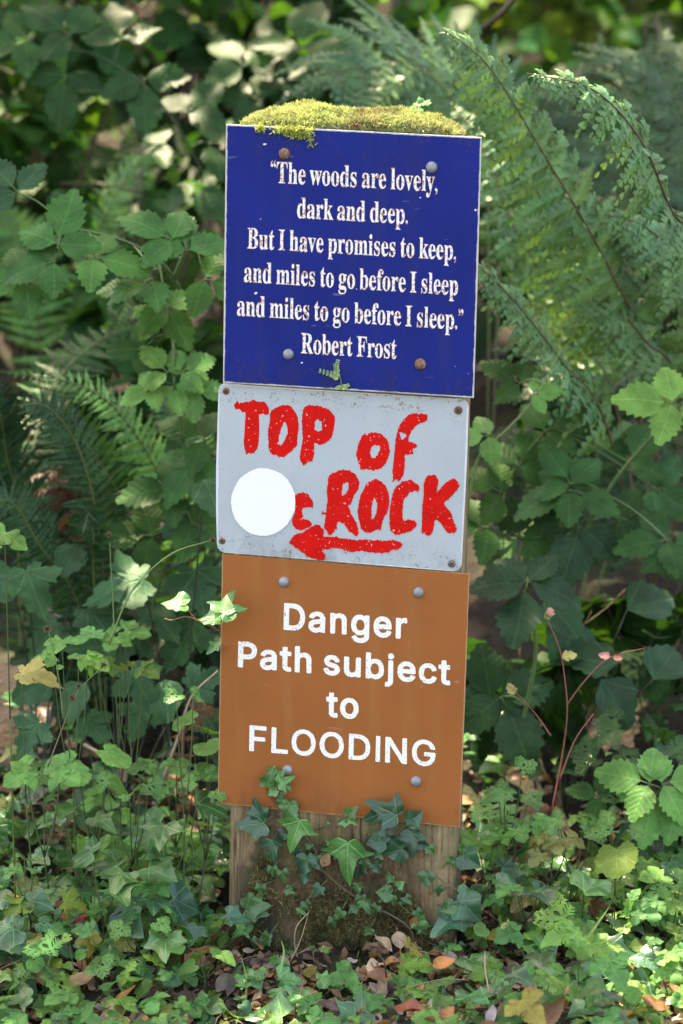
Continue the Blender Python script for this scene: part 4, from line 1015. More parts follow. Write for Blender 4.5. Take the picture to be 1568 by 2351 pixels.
def bramble(name, label, canes, lvs, group=None, cane_r=0.0032, ccol=(0.075, 0.15, 0.045)):
    """canes: lists of (px,py,y); lvs: (px,py,y,ang,len,colour[,five]) with px,py where the leaflets meet"""
    b = W(*canes[0][0]); b[2] = max(b[2] * 0 + float(terr(b[0], b[1])), -0.02) if b[2] < float(terr(b[0], b[1])) + 0.3 else b[2]
    root = thing(name, label, 'bramble', b, group)
    mb, st = MB(), MB()
    allp = []
    for c in canes:
        C = smooth_path([W(*q) for q in c], 24); allp.append(C)
        tube(st, C, cane_r, cane_r * .55, 6, ccol)
        for k in range(1, 23, 1):                      # prickles
            dd = nrm(rng.normal(0, 1, 3)); tube(st, [C[k], C[k] + dd * cane_r * 2.4], cane_r * .45, cane_r * .05, 4, ccol)
    A = np.concatenate(allp)
    for q in lvs:
        px, py, y, ang, ln, col = q[:6]
        p = W(px, py, y); s = A[np.argmin(np.linalg.norm(A - p, axis=1))]
        tube(st, smooth_path([s, (s + p) / 2 + np.array([0, 0, .006]), p], 6), 0.0012, 0.0009, 4, ccol)
        n = -FWD * .85 + UP * .55 + rng.normal(0, .14, 3)
        d = pic_dir(ang); d = d - n * (d @ n) / (n @ n) * .8
        bramble_leaf(mb, st, p, d, n, ln / pxm(y), col, len(q) > 6)
    mb.build('leaves', M_BRAM, root); st.build('cane', M_STEM, root)
    return root
# ---------------------------------------------------------------- the wood behind: tree overhead, shrubs, ferns
def tree():
    b = W(905, 60, 2.9); x, y = b[0], b[1]
    base = np.array([x, y, float(terr(x, y)) - .03])
    root = thing('tree', 'slim dark tree trunk behind the post under a leafy overhead canopy', 'tree', base)
    st = MB()
    tr = smooth_path([base, base + np.array([.03, .02, 1.0]), base + np.array([-.05, .1, 2.6]), base + np.array([.05, .2, 4.6])], 30)
    tube(st, tr, 0.030, 0.016, 9, (0.05, 0.036, 0.028))
    for k in range(18):
        s = tr[rng.integers(17, 30)]
        a = rng.uniform(0, 2 * PI); r = rng.uniform(0.8, 2.6)
        tube(st, smooth_path([s, s + np.array([math.cos(a) * r * .5, math.sin(a) * r * .5, .6]), s + np.array([math.cos(a) * r, math.sin(a) * r, .8])], 8), .014, .004, 6, (0.05, 0.036, 0.028))
    st.build('trunk', M_STEM, root)
    # crown: leaf sprays at 3.6 to 5.6 m; unseen, shaped to shade the scene, thinned where sun should fall
    mb = MB()
    n = CANOPY_N
    gx = rng.uniform(-2.4, 2.4, n); gy = rng.uniform(-.85, 6.2, n); z = rng.uniform(3.6, 5.6, n)
    k = (z - 0.4) / SUNV[2]
    P = np.stack([gx + SUNV[0] * k, gy + SUNV[1] * k, z], 1)
    den = noise2(gx * 2.2, gy * 2.2, 21) * 0.55 + noise2(gx * 6, gy * 6, 22) * 0.35
    keep = den + CANOPY_BIAS(gx, gy) > rng.uniform(-0.35, 0.35, n)
    P = P[keep]; m = len(P)
    leaves(mb, V_OVLO, P, rnd(m) + np.array([0, 0, -.3]), rnd(m, .5) + SUNV, 0.145 * np.exp(rng.normal(0, .2, m)), jit(MID, m, .2, .08))
    mb.build('crown', M_BROAD, root)
CANOPY_N = 13500
def CANOPY_BIAS(gx, gy):
    b = np.where(gy < 0.35, 0.75, np.where(gy < 1.0, 0.45, 0.0))
    for x, y, r in ((.38, -.12, .17), (.03, -.18, .14), (.20, -.18, .14), (-.18, -.02, .07), (.26, .0, .08), (.30, .52, .10), (-.32, .34, .09), (-.42, .30, .06)):      # gaps cut so sun lands on moss, fern tips and ivy sprig
        b = b - 3.5 * np.exp(-((gx - x) ** 2 + (gy - y) ** 2) / r ** 2)
    r2 = np.random.default_rng(77)
    for k in range(300):  # small random gaps added to fleck the background with sun
        x, y = (r2.uniform(-.75, .15), r2.uniform(.40, 3.6)) if k < 200 else (r2.uniform(.05, 1.1), r2.uniform(.45, 3.6))
        b = b - 2.2 * (((gx - x) ** 2 + (gy - y) ** 2) < (r2.uniform(.03, .075) * (1 + .25 * y)) ** 2)
    return b
tree()

G_BACK = 'leafy shrubs growing on the bank behind the post'
# far, out of focus
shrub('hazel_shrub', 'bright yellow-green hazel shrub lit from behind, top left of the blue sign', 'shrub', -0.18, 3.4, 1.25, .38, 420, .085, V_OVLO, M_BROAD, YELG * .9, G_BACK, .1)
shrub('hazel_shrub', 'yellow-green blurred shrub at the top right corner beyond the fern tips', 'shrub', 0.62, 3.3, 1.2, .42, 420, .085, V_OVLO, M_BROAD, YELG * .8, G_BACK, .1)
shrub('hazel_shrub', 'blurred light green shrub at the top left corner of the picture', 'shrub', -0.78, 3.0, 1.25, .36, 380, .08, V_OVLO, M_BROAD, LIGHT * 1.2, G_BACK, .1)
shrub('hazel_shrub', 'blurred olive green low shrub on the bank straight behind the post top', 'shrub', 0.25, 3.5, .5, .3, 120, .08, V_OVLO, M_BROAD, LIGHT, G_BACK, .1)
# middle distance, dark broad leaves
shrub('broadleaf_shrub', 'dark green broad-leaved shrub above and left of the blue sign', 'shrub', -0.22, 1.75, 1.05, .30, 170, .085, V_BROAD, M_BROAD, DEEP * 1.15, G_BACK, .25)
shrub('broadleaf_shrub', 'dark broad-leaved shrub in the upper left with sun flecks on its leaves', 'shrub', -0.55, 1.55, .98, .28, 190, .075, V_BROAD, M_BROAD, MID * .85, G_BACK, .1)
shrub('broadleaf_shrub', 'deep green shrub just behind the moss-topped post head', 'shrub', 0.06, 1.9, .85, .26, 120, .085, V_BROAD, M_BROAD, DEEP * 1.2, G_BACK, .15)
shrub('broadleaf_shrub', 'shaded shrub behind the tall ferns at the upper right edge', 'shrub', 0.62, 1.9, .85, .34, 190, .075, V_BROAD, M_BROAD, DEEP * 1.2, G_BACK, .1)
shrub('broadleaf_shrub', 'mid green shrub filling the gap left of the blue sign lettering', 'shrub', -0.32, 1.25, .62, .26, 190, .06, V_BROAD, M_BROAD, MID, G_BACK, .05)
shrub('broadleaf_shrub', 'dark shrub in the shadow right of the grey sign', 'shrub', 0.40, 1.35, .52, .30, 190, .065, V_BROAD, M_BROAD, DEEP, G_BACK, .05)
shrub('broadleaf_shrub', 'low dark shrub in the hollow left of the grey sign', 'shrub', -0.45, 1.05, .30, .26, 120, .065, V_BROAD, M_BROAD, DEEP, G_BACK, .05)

# dense growth further up the bank that reads as one mass
def mass():
    mb = MB()
    n = 9000
    x = rng.uniform(-2.6, 2.6, n); y = rng.uniform(2.3, 5.2, n)
    z = terr(x, y) + rng.uniform(0, 1, n) ** 1.6 * (0.28 + 0.30 * (noise2(x * 3, y * 3, 31) > 0.1))
    keep = noise2(x * 2.4, y * 2.4, 33) > -0.15
    P = np.stack([x, y, z], 1)[keep]; m = len(P)
    leaves(mb, V_OVLO, P, rnd(m) + np.array([0, -.3, -.2]), rnd(m, .45) + np.array([0, -.35, .8]), .085 * np.exp(rng.normal(0, .25, m)), jit(MID, m, .3, .15))
    tag(mb.build('undergrowth', M_BROAD), 'blurred mass of green undergrowth covering the far bank', 'undergrowth', None, 'stuff')
    mb = MB()
    n = 2600
    x = np.concatenate([rng.uniform(-1.9, -.62, n // 2), rng.uniform(.66, 1.9, n // 2)]); y = rng.uniform(0.0, 2.3, n)
    z = terr(x, y) + rng.uniform(0, 1, n) ** 1.4 * (.16 + .22 * np.clip(y, 0, 1.5))
    P = np.stack([x, y, z], 1); m = len(P)
    leaves(mb, V_OVLO, P, rnd(m) + np.array([0, -.3, -.2]), rnd(m, .45) + np.array([0, -.35, .8]), .07 * np.exp(rng.normal(0, .25, m)), jit(MID, m, .3, .1))
    tag(mb.build('undergrowth', M_BROAD), 'green undergrowth thickening on both sides of the post beyond the shrubs', 'undergrowth', None, 'stuff')
mass()

# dark branch crossing the top right
def branch():
    mb = MB()
    C = smooth_path([W(1200, -25, 1.0), W(1130, 50, 1.05), W(1028, 108, 1.15), W(990, 135, 1.25), W(960, 330, 1.6), np.array([.10, 1.7, float(terr(.1, 1.7)) - .03])], 34)
    tube(mb, C, 0.0036, 0.009, 8, (0.045, 0.032, 0.024))
    tag(mb.build('branch', M_STEM), 'bare dark leaning branch crossing behind the fern tips at the top', 'branch')
branch()

# tall lacy ferns on the right (tips hand placed)
CAMN = -FWD * .78 + UP * .5
def fpath(pts):
    return [W(*p) for p in pts]
def on_ground(px, py, y):
    p = W(px, py, y); p[2] = float(terr(p[0], p[1])); return p
TP = lambda t: min(1, max(0, 1 - t) ** .62 * 1.12 + .03)
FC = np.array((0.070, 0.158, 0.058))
b = on_ground(1520, 1200, .62)
fern('tall_fern', 'tall lacy fern whose bright tip stands highest at the top right', 'fern', b,
     [([b] + fpath([(1490, 880, .50), (1400, 620, .42), (1240, 340, .34), (1120, 150, .28), (1012, 62, .24)]), CAMN + RIGHT * -.2, .076, {}),
      ([b] + fpath([(1420, 950, .66), (1290, 700, .68), (1180, 520, .7), (1105, 330, .75), (1035, 235, .8)]), CAMN + RIGHT * -.3, .060, {}),
      ([b] + fpath([(1460, 860, .62), (1350, 640, .60), (1250, 470, .58), (1190, 330, .56), (1150, 250, .56)]), CAMN + RIGHT * -.2, .066, {}),
      ([b] + fpath([(1560, 930, .50), (1480, 780, .46), (1400, 700, .44), (1290, 650, .42)]), CAMN, .060, {}),
      ([b] + fpath([(1400, 1000, .46), (1290, 830, .40), (1180, 690, .36), (1090, 600, .34)]), CAMN + RIGHT * -.2 + UP * .3, .060, {})],
     col=FC * 1.3, prof=TP, pairs=36, ang=72, rat=0.23, dens=1.0, start=0.24, droop=.5, pw=1.3, stcol=(0.10, 0.06, 0.03))
b = on_ground(1660, 1100, .5)
fern('tall_fern', 'tall arching fern leaning in from the right edge with a sunlit curled tip', 'fern', b,
     [([b] + fpath([(1640, 700, .30), (1540, 480, .22), (1470, 320, .16), (1360, 205, .12), (1210, 168, .09)]), CAMN + RIGHT * .15, .062, {}),
      ([b] + fpath([(1640, 800, .42), (1580, 620, .42), (1480, 520, .42), (1400, 495, .42)]), CAMN, .058, {})],
     col=FC * 1.35, prof=TP, pairs=38, ang=72, rat=0.25, dens=1.15, start=0.24, droop=.6, pw=1.3, stcol=(0.09, 0.045, 0.025))
b = on_ground(1600, 1150, .95)
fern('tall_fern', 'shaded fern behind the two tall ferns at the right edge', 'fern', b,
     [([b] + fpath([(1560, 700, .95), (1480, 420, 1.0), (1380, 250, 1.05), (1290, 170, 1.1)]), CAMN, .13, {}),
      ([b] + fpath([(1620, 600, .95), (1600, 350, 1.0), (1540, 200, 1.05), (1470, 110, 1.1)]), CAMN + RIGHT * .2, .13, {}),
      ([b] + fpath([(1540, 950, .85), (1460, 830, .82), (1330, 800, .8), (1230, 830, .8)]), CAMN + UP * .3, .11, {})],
     col=FC * .55, pairs=22, rat=0.19, dens=1.1, start=0.25, droop=.2)  # frond colour darkened to stand in for shade behind the front ferns
b = on_ground(1120, 900, .98)
fern('tall_fern', 'blurred pale fern with drooping leaflets behind the mossy post top', 'fern', b,
     [([b] + fpath([(1120, 480, .95), (1070, 280, .92), (980, 165, .9), (880, 145, .88), (745, 205, .85)]), CAMN + RIGHT * .1, .15, {}),
      ([b] + fpath([(1150, 520, 1.0), (1130, 300, 1.0), (1080, 200, 1.0), (1000, 135, 1.0)]), CAMN, .14, {})],
     col=FC * .95, pairs=26, rat=0.13, dens=.8, start=0.3, droop=.45)
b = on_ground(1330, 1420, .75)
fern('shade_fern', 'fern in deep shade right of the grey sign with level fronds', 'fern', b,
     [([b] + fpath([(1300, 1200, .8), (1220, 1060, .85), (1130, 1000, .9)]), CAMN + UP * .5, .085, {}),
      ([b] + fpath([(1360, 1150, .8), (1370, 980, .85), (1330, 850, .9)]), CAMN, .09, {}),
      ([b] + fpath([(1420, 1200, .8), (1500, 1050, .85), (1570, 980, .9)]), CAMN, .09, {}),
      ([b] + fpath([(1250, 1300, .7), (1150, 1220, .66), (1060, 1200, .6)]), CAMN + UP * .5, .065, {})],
     col=DEEP * 1.3, pairs=20, rat=0.16, dens=1.0, start=0.2)  # very dark leaf colour carries part of the deep shade
# ferns on the left
STF = dict(pairs=48, ang=80, rat=0.13, dens=2.2, start=.10, droop=.12, pw=1.35)
LP = lambda t: min(1, (1 - t) * 2.2 + .03) * min(1, .6 + t * 2)
b = on_ground(500, 1560, .55)
fern('arching_fern', 'arching fern with long ladder-like fronds left of the grey sign', 'fern', b,
     [([b] + fpath([(470, 1420, .53), (400, 1180, .50), (320, 1010, .48), (200, 890, .46), (-20, 850, .44)]), CAMN + UP * .4, .048, {'col': LIGHT * 1.1}),
      ([b] + fpath([(500, 1300, .6), (450, 1080, .62), (395, 950, .65), (350, 890, .68)]), CAMN, .045, {}),
      ([b] + fpath([(430, 1450, .5), (330, 1240, .45), (240, 1080, .42), (130, 940, .40), (40, 950, .4)]), CAMN + RIGHT * -.3, .042, {})],
     col=MID * 1.1, prof=LP, **STF)
b = on_ground(240, 1560, .42)
fern('arching_fern', 'fern with broad toothed hanging frond tip, far left level with the grey sign', 'fern', b,
     [([b] + fpath([(240, 1400, .40), (225, 1200, .38), (180, 1030, .36), (110, 935, .34), (40, 930, .33)]), CAMN + RIGHT * .4, .045, {}),
      ([b] + fpath([(190, 1420, .4), (90, 1250, .36), (20, 1150, .34), (-60, 1180, .32)]), CAMN, .045, {}),
      ([b] + fpath([(215, 1330, .36), (215, 1240, .33), (205, 1180, .31), (190, 1225, .30)]), CAMN, .03, {})],
     col=COOL * 1.3, prof=LP, **STF)
b = on_ground(40, 1330, .5)
fern('arching_fern', 'fern frond with a pale midrib at the left edge level with the blue sign foot', 'fern', b,
     [([b] + fpath([(40, 1200, .48), (15, 1050, .45), (0, 950, .42), (-30, 860, .4)]), CAMN + RIGHT * .3, .06, {}),
      ([b] + fpath([(60, 1150, .55), (120, 900, .7), (230, 780, .8), (380, 730, .9)]), CAMN, .05, {'col': MID * .9})],
     col=COOL * 1.2, prof=LP, **STF)
b = on_ground(120, 900, 1.2)
fern('arching_fern', 'blurred sunlit fern frond rising left of the poem sign', 'fern', b,
     [([b] + fpath([(180, 760, 1.2), (240, 500, 1.2), (320, 370, 1.2), (385, 285, 1.2)]), CAMN + RIGHT * -.3, .05, {}),
      ([b] + fpath([(80, 700, 1.2), (40, 560, 1.2), (-10, 480, 1.2)]), CAMN, .07, {})],
     col=LIGHT * .8, prof=LP, **STF)

b = on_ground(230, 1330, .8)
fern('dead_fern', 'brown dead fern fronds hanging in the dark hollow left of the grey sign', 'fern', b,
     [([b] + fpath([(215, 1230, .75), (180, 1150, .72), (120, 1110, .7), (50, 1130, .7)]), CAMN, .045, {}), ([b] + fpath([(240, 1200, .75), (230, 1120, .72), (190, 1060, .7), (140, 1040, .7)]), CAMN, .045, {}), ([b] + fpath([(270, 1250, .75), (330, 1180, .72), (390, 1200, .7), (420, 1260, .7)]), CAMN, .035, {})],
     col=np.array((.075, .036, .02)), pairs=30, ang=70, rat=.14, dens=1.4, start=.1, droop=.5, stcol=(.14, .07, .04))
b = on_ground(425, 1760, .22)
fern('dead_fern', 'small withered brown fern frond close left of the brown sign', 'fern', b,
     [([b] + fpath([(420, 1700, .22), (445, 1640, .22), (480, 1600, .22)]), CAMN, .022, {})],
     col=np.array((.16, .075, .04)), pairs=18, ang=65, rat=.2, dens=2, start=.1, droop=.6, stcol=(.2, .12, .07))
# brambles, left
bramble('bramble', 'bramble cane with big rounded leaves left of the poem sign',
    [[(470, 1000, .52), (440, 800, .48), (400, 640, .42), (300, 560, .38), (150, 520, .36)], [(400, 640, .42), (430, 560, .40), (445, 500, .38)]],
    [(430, 575, .30, 95, 95, MID * 1.7), (395, 550, .30, 160, 88, MID * 1.6), (130, 560, .28, 80, 92, MID * 1.6), (125, 600, .28, 200, 84, MID * 1.7), (215, 590, .28, -10, 90, MID * 1.6),
     (350, 640, .30, 205, 84, MID * 1.5), (470, 640, .32, -25, 84, MID * 1.5), (60, 640, .30, 190, 88, MID * 1.3), (380, 700, .34, -60, 78, MID * 1.4), (40, 440, .38, 130, 80, COOL), (300, 660, .42, -100, 75, MID)])
bramble('bramble', 'small bright green bramble sprig beside the left edge of the poem sign',
    [[(420, 1010, .36), (410, 930, .34), (400, 880, .32), (398, 800, .32), (395, 760, .33)]],
    [(385, 855, .31, 130, 62, LIGHT), (415, 855, .31, 40, 66, LIGHT), (400, 885, .31, -80, 50, LIGHT * 1.1), (440, 895, .31, -15, 70, LIGHT * .9), (350, 890, .31, 200, 58, LIGHT * 1.05),
     (395, 775, .34, 90, 62, MID * 1.2), (360, 740, .34, 140, 50, LIGHT), (330, 800, .35, 190, 60, MID)])
# brambles, right
bramble('bramble', 'green bramble cane slanting up to a pale leaf at the right edge',
    [[(1250, 1400, .42), (1300, 1300, .40), (1400, 1120, .36), (1490, 1010, .33), (1590, 900, .30)]],
    [(1545, 925, .28, 170, 90, LIGHT * 1.1), (1310, 1110, .36, 120, 82, MID * 1.15), (1310, 1125, .36, 190, 92, MID * 1.25), (1320, 1128, .36, -25, 80, MID * 1.25),
     (1330, 1205, .38, -110, 105, COOL), (1250, 1190, .42, 180, 90, DEEP * 1.3), (1420, 1190, .40, -20, 85, DEEP * 1.3), (1530, 1240, .34, 200, 85, MID), (1545, 1250, .34, -60, 85, MID)])
bramble('bramble', 'bramble with huge dark five-fingered leaf beside the brown sign top',
    [[(1190, 1700, .3), (1230, 1500, .28), (1210, 1350, .26), (1215, 1335, .26)]],
    [(1212, 1335, .25, -95, 120, COOL * 1.15, 1), (1150, 1600, .30, -60, 120, COOL * 1.2), (1130, 1620, .30, 90, 100, DEEP * 1.1)])
bramble('bramble', 'thin yellow-green bramble shoot leaning across right of the grey sign',
    [[(1070, 1180, .34), (1099, 1050, .33), (1160, 990, .33), (1227, 915, .33), (1290, 800, .36)]],
    [(1122, 1000, .32, 200, 60, LIGHT), (1225, 905, .33, 10, 45, LIGHT), (1195, 880, .36, 150, 70, MID)], cane_r=.0020, ccol=(.11, .19, .06))
bramble('bramble', 'pale green bramble leaves low at the right edge beside the flooding sign',
    [[(1440, 1990, .16), (1480, 1900, .14), (1530, 1850, .12), (1600, 1830, .1)]],
    [(1490, 1800, .10, 160, 92, LIGHT * 1.05), (1520, 1800, .10, 15, 88, LIGHT * 1.1), (1500, 1840, .1, -110, 82, LIGHT), (1560, 1850, .1, -40, 80, LIGHT), (1380, 1830, .2, 160, 60, MID * 1.2)], cane_r=.0015)

# big dark soft leaves low behind the posts' left and right (in the hollow)
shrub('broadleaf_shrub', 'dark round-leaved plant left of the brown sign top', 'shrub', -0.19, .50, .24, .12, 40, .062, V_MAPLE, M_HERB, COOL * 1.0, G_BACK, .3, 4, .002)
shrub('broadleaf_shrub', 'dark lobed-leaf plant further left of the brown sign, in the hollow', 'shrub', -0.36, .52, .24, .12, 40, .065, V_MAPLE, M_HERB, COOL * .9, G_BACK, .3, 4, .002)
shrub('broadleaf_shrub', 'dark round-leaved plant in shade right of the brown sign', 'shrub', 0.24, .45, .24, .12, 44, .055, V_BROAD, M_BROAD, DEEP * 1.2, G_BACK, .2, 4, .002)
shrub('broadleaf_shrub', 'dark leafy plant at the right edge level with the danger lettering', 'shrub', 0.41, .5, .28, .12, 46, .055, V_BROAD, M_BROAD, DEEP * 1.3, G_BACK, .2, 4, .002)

def big_leaves(name, label, cat, px, py, y, L, group=None):
    "a soft plant with a few large dark lobed leaves, each seen at its own place"
    b = on_ground(px, py, y)
    root = thing(name, label, cat, b, group)
    mb, st = MB(), MB()
    for (x, yy, ang, ln, var, col) in L:
        d = y + rng.uniform(-.05, .05)
        hand_leaf(mb, x, yy, d, ang, ln, var, col, (rng.normal(0, .15), rng.normal(0, .15)))
        p = W(x, yy, d); tube(st, smooth_path([b, (b + p) / 2 + np.array([0, .03, .02]), p], 8), .0016, .0010, 5, (.03, .045, .02))
    mb.build('leaves', M_HERB, root); st.build('stems', M_STEM, root)
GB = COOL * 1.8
big_leaves('hogweed_plant', 'large dull green lobed leaves beside the left edge of the brown sign top', 'leafy plant', 400, 1560, .32,
    [(330, 1330, 200, 150, V_MAPLE, GB * 1.1), (450, 1310, -80, 130, V_MAPLE, GB), (470, 1100, -70, 105, V_BROAD, GB), (480, 1190, 200, 115, V_BROAD, GB), (350, 1400, -60, 105, V_MAPLE, GB * .9), (440, 1430, -110, 130, V_MAPLE, GB * .9), (320, 1450, -130, 110, V_MAPLE, GB * .8)])
big_leaves('hogweed_plant', 'large dark lobed leaves at the far left level with the brown sign top', 'leafy plant', 80, 1560, .34,
    [(60, 1310, -70, 120, V_MAPLE, GB), (30, 1330, 200, 110, V_MAPLE, GB), (180, 1250, -110, 90, V_BROAD, COOL * 1.4), (200, 1400, -60, 105, V_MAPLE, GB * .8), (130, 1430, -120, 105, V_MAPLE, GB * .8)])
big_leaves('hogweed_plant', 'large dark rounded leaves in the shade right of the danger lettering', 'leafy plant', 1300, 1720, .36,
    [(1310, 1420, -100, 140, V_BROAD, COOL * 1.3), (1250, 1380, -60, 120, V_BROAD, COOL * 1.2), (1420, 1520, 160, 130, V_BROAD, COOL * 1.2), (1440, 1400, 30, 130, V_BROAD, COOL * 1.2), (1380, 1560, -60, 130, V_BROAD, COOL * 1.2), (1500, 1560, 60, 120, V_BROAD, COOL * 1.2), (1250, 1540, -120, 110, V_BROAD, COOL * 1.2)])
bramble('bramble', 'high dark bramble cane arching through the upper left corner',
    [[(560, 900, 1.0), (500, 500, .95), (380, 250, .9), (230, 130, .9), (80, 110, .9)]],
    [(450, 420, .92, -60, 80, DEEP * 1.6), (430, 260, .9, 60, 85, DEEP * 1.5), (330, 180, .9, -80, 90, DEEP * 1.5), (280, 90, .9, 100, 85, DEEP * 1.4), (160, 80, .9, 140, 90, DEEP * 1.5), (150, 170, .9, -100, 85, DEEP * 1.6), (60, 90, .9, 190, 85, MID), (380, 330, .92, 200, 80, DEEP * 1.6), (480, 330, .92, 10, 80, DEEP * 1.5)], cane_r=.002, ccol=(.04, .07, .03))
bramble('bramble', 'dark bramble spray above the left shoulder of the poem sign',
    [[(640, 700, 1.3), (600, 300, 1.25), (640, 160, 1.2), (720, 90, 1.2)]],
    [(600, 230, 1.2, 160, 90, DEEP * 1.6), (640, 190, 1.2, 30, 95, DEEP * 1.6), (580, 300, 1.2, -120, 85, MID), (690, 110, 1.2, 80, 95, DEEP * 1.7), (720, 150, 1.2, -30, 90, DEEP * 1.6), (560, 150, 1.2, 120, 90, DEEP * 1.5)], cane_r=.002, ccol=(.04, .07, .03))

big_leaves('hogweed_plant', 'dull green lobed leaves crowding the gap between ferns and herbs at the left', 'leafy plant', 260, 1640, .26,
    [(250, 1480, 190, 105, V_MAPLE, GB), (300, 1540, -60, 105, V_MAPLE, GB), (200, 1570, -120, 100, V_BROAD, GB * .9), (380, 1560, -80, 105, V_BROAD, GB), (440, 1580, 30, 95, V_MAPLE, GB), (120, 1560, -150, 100, V_BROAD, GB * .9), (330, 1620, -110, 95, V_MAPLE, GB), (470, 1640, -60, 90, V_MAPLE, GB), (200, 1650, -60, 90, V_MAPLE, GB), (90, 1660, -120, 90, V_MAPLE, GB)])
bramble('bramble', 'mid green bramble leaves massed beside the left edge of the grey sign',
    [[(330, 1450, .42), (380, 1300, .40), (430, 1150, .38), (470, 1020, .38)]],
    [(470, 1010, .36, 150, 85, MID * 1.2), (450, 1060, .36, -120, 85, MID * 1.1), (400, 1120, .37, 200, 85, MID), (440, 1200, .36, -40, 88, MID * 1.2), (350, 1230, .38, 180, 88, MID)], cane_r=.002)
bramble('bramble', 'mid green bramble leaves among the shaded ferns right of the grey sign',
    [[(1180, 1330, .45), (1150, 1200, .44), (1180, 1080, .44), (1260, 980, .44)]],
    [(1150, 1130, .42, 160, 80, MID), (1190, 1070, .42, 60, 85, MID * 1.1), (1250, 990, .42, 30, 85, MID * 1.2), (1120, 1210, .42, 200, 80, MID), (1190, 1230, .42, -60, 85, MID * 1.1), (1440, 1060, .45, 60, 85, MID), (1500, 1120, .45, -30, 85, MID * 1.1)], cane_r=.002)
# ---------------------------------------------------------------- moss
def tuft_field(mb, P, N, ln, wd, col, spread=.7):
    "many small pointed moss leaves, three verts each"
    m = len(P)
    D = nrm(N + rnd(m, spread)); X = nrm(np.cross(D, rnd(m)))
    ln = np.broadcast_to(ln, (m,)); wd = np.broadcast_to(wd, (m,))
    Zv = np.cross(X, D)
    a = P - X * wd[:, None] * .5; b = P + X * wd[:, None] * .5
    c = P + D * (ln * .55)[:, None] + X * wd[:, None] * .55; d = P + D * (ln * .55)[:, None] - X * wd[:, None] * .55; e = P + D * ln[:, None] + Zv * (ln * .25)[:, None]
    A = np.stack([a, b, c, d, e], 1).reshape(-1, 3)
    L = (np.array([0, 1, 2, 3, 3, 2, 4])[None] + (np.arange(m) * 5)[:, None]).ravel()
    mb.add(A, L, np.tile([4, 3], m), None, np.repeat(np.broadcast_to(col, (m, 3)), 5, 0))

def top_uv(u, d):
    "point on the post's top: u across, d = 0 front .. 1 back"
    return TL + (TR - TL) * u[..., None] - PN * (d * POST_D)[..., None]

def cap_h(u, d):
    e = np.clip(np.minimum(u - .01, .95 - u) / .24, 0, 1); f = np.clip(np.minimum(d + .055, 1.05 - d) / .45, 0, 1)
    r = .023 * np.sqrt(1 - (1 - e) ** 2) * np.sqrt(1 - (1 - f) ** 2)
    return r * (0.85 + .32 * noise2(u * 14, d * 6, 41)) + .001

def moss_cap():
    mb = MB()
    nu, nd = 60, 20
    u, d = np.meshgrid(np.linspace(.012, .945, nu), np.linspace(-.055, 1.02, nd))
    P = top_uv(u, d) + np.array([0, 0, 1.0]) * (cap_h(u, d))[..., None]
    i = np.arange(nd - 1)[:, None]; j = np.arange(nu - 1)[None, :]
    F = np.stack([i * nu + j, i * nu + j + 1, (i + 1) * nu + j + 1, (i + 1) * nu + j], -1).reshape(-1, 4)
    mb.add(P.reshape(-1, 3), F.ravel(), [4] * len(F), None, (0.16, 0.16, 0.05))
    n = 30000
    u = rng.uniform(.012, .945, n); d = rng.uniform(-.055, 1.0, n)
    P = top_uv(u, d) + np.array([0, 0, 1.0]) * (cap_h(u, d) - .001)[:, None]
    N = np.array([0, -.25, 1.0]) + np.stack([(u - .5) * .5, 0 * u, 0 * u], 1)
    br = np.clip(noise2(u * 9, d * 4, 43) * .5 + .35 + .3 * (u > .42) * (u < .62), 0, 1)[:, None]
    col = (1 - br) * np.array((.36, .44, .19)) + br * np.array((.29, .27, .16))
    tuft_field(mb, P, N, rng.uniform(.0028, .0065, n), .0011, col * np.exp(rng.normal(0, .22, (n, 1))), .75)
    # strands hanging over the sign's top edge
    for cx, k, hh in ((.26, 260, .012), (.32, 70, .022), (.10, 80, .006), (.20, 120, .008)):
        q = rng.normal(cx, .025 if k > 100 else .008, k); t = rng.uniform(0, 1, k)
        P = top_uv(q, 0 * q) + PN * (.0100 + rng.uniform(0, .002, k))[:, None] + np.array([0, 0, 1.0]) * (.002 - hh * t)[:, None]
        tuft_field(mb, P, np.array([0, -.5, -.2]), .005, .001, jit((.40, .46, .12), k, .2), .9)
    mb.build('moss_cushion', M_MOSS)
    tag(bpy.data.objects['moss_cushion'], 'yellow-green moss cushion growing on top of the post', 'moss')
moss_cap()

def foot_moss():
    mb = MB()
    n = 60000
    u = rng.uniform(-.02, 1.02, n); v = rng.uniform(-.02, .16, n)
    nz = noise2(u * 12, v * 60, 45)
    m1 = np.clip(1.2 - v / .13, 0, 1) * (0.75 + .8 * nz) * (np.exp(-((u - .46) / .46) ** 4)) > rng.uniform(.25, 1.15, n)
    m2 = (np.exp(-((u - .145 - .015 * np.sin(v * 60)) / .05) ** 2 - ((v - .105) / .032) ** 2) * (.7 + nz) > rng.uniform(.25, .9, n))
    k = m1 | m2
    u, v = u[k], v[k]; m = len(u)
    edge = np.clip(np.minimum(u, 1 - u) / 0.03, 0, 1)
    P = front_pt(u, v) - PN * (0.016 * rot_depth(u, v) * edge - .0008 + .006 * (1 - edge) ** 2)[:, None]
    br = np.clip(noise2(u * 20, v * 90, 47) * .5 + .45, 0, 1)[:, None]
    col = (1 - br) * np.array((.075, .105, .030)) + br * np.array((.27, .20, .10))
    tuft_field(mb, P, PN * 1.0 + np.array([0, 0, .25]), rng.uniform(.003, .008, m), .0011, col * np.exp(rng.normal(0, .35, (m, 1))), .8)
    tag(mb.build('post_moss', M_MOSS), 'dark green and brown moss growing over the rotten foot of the post', 'moss', None, 'stuff')
foot_moss()

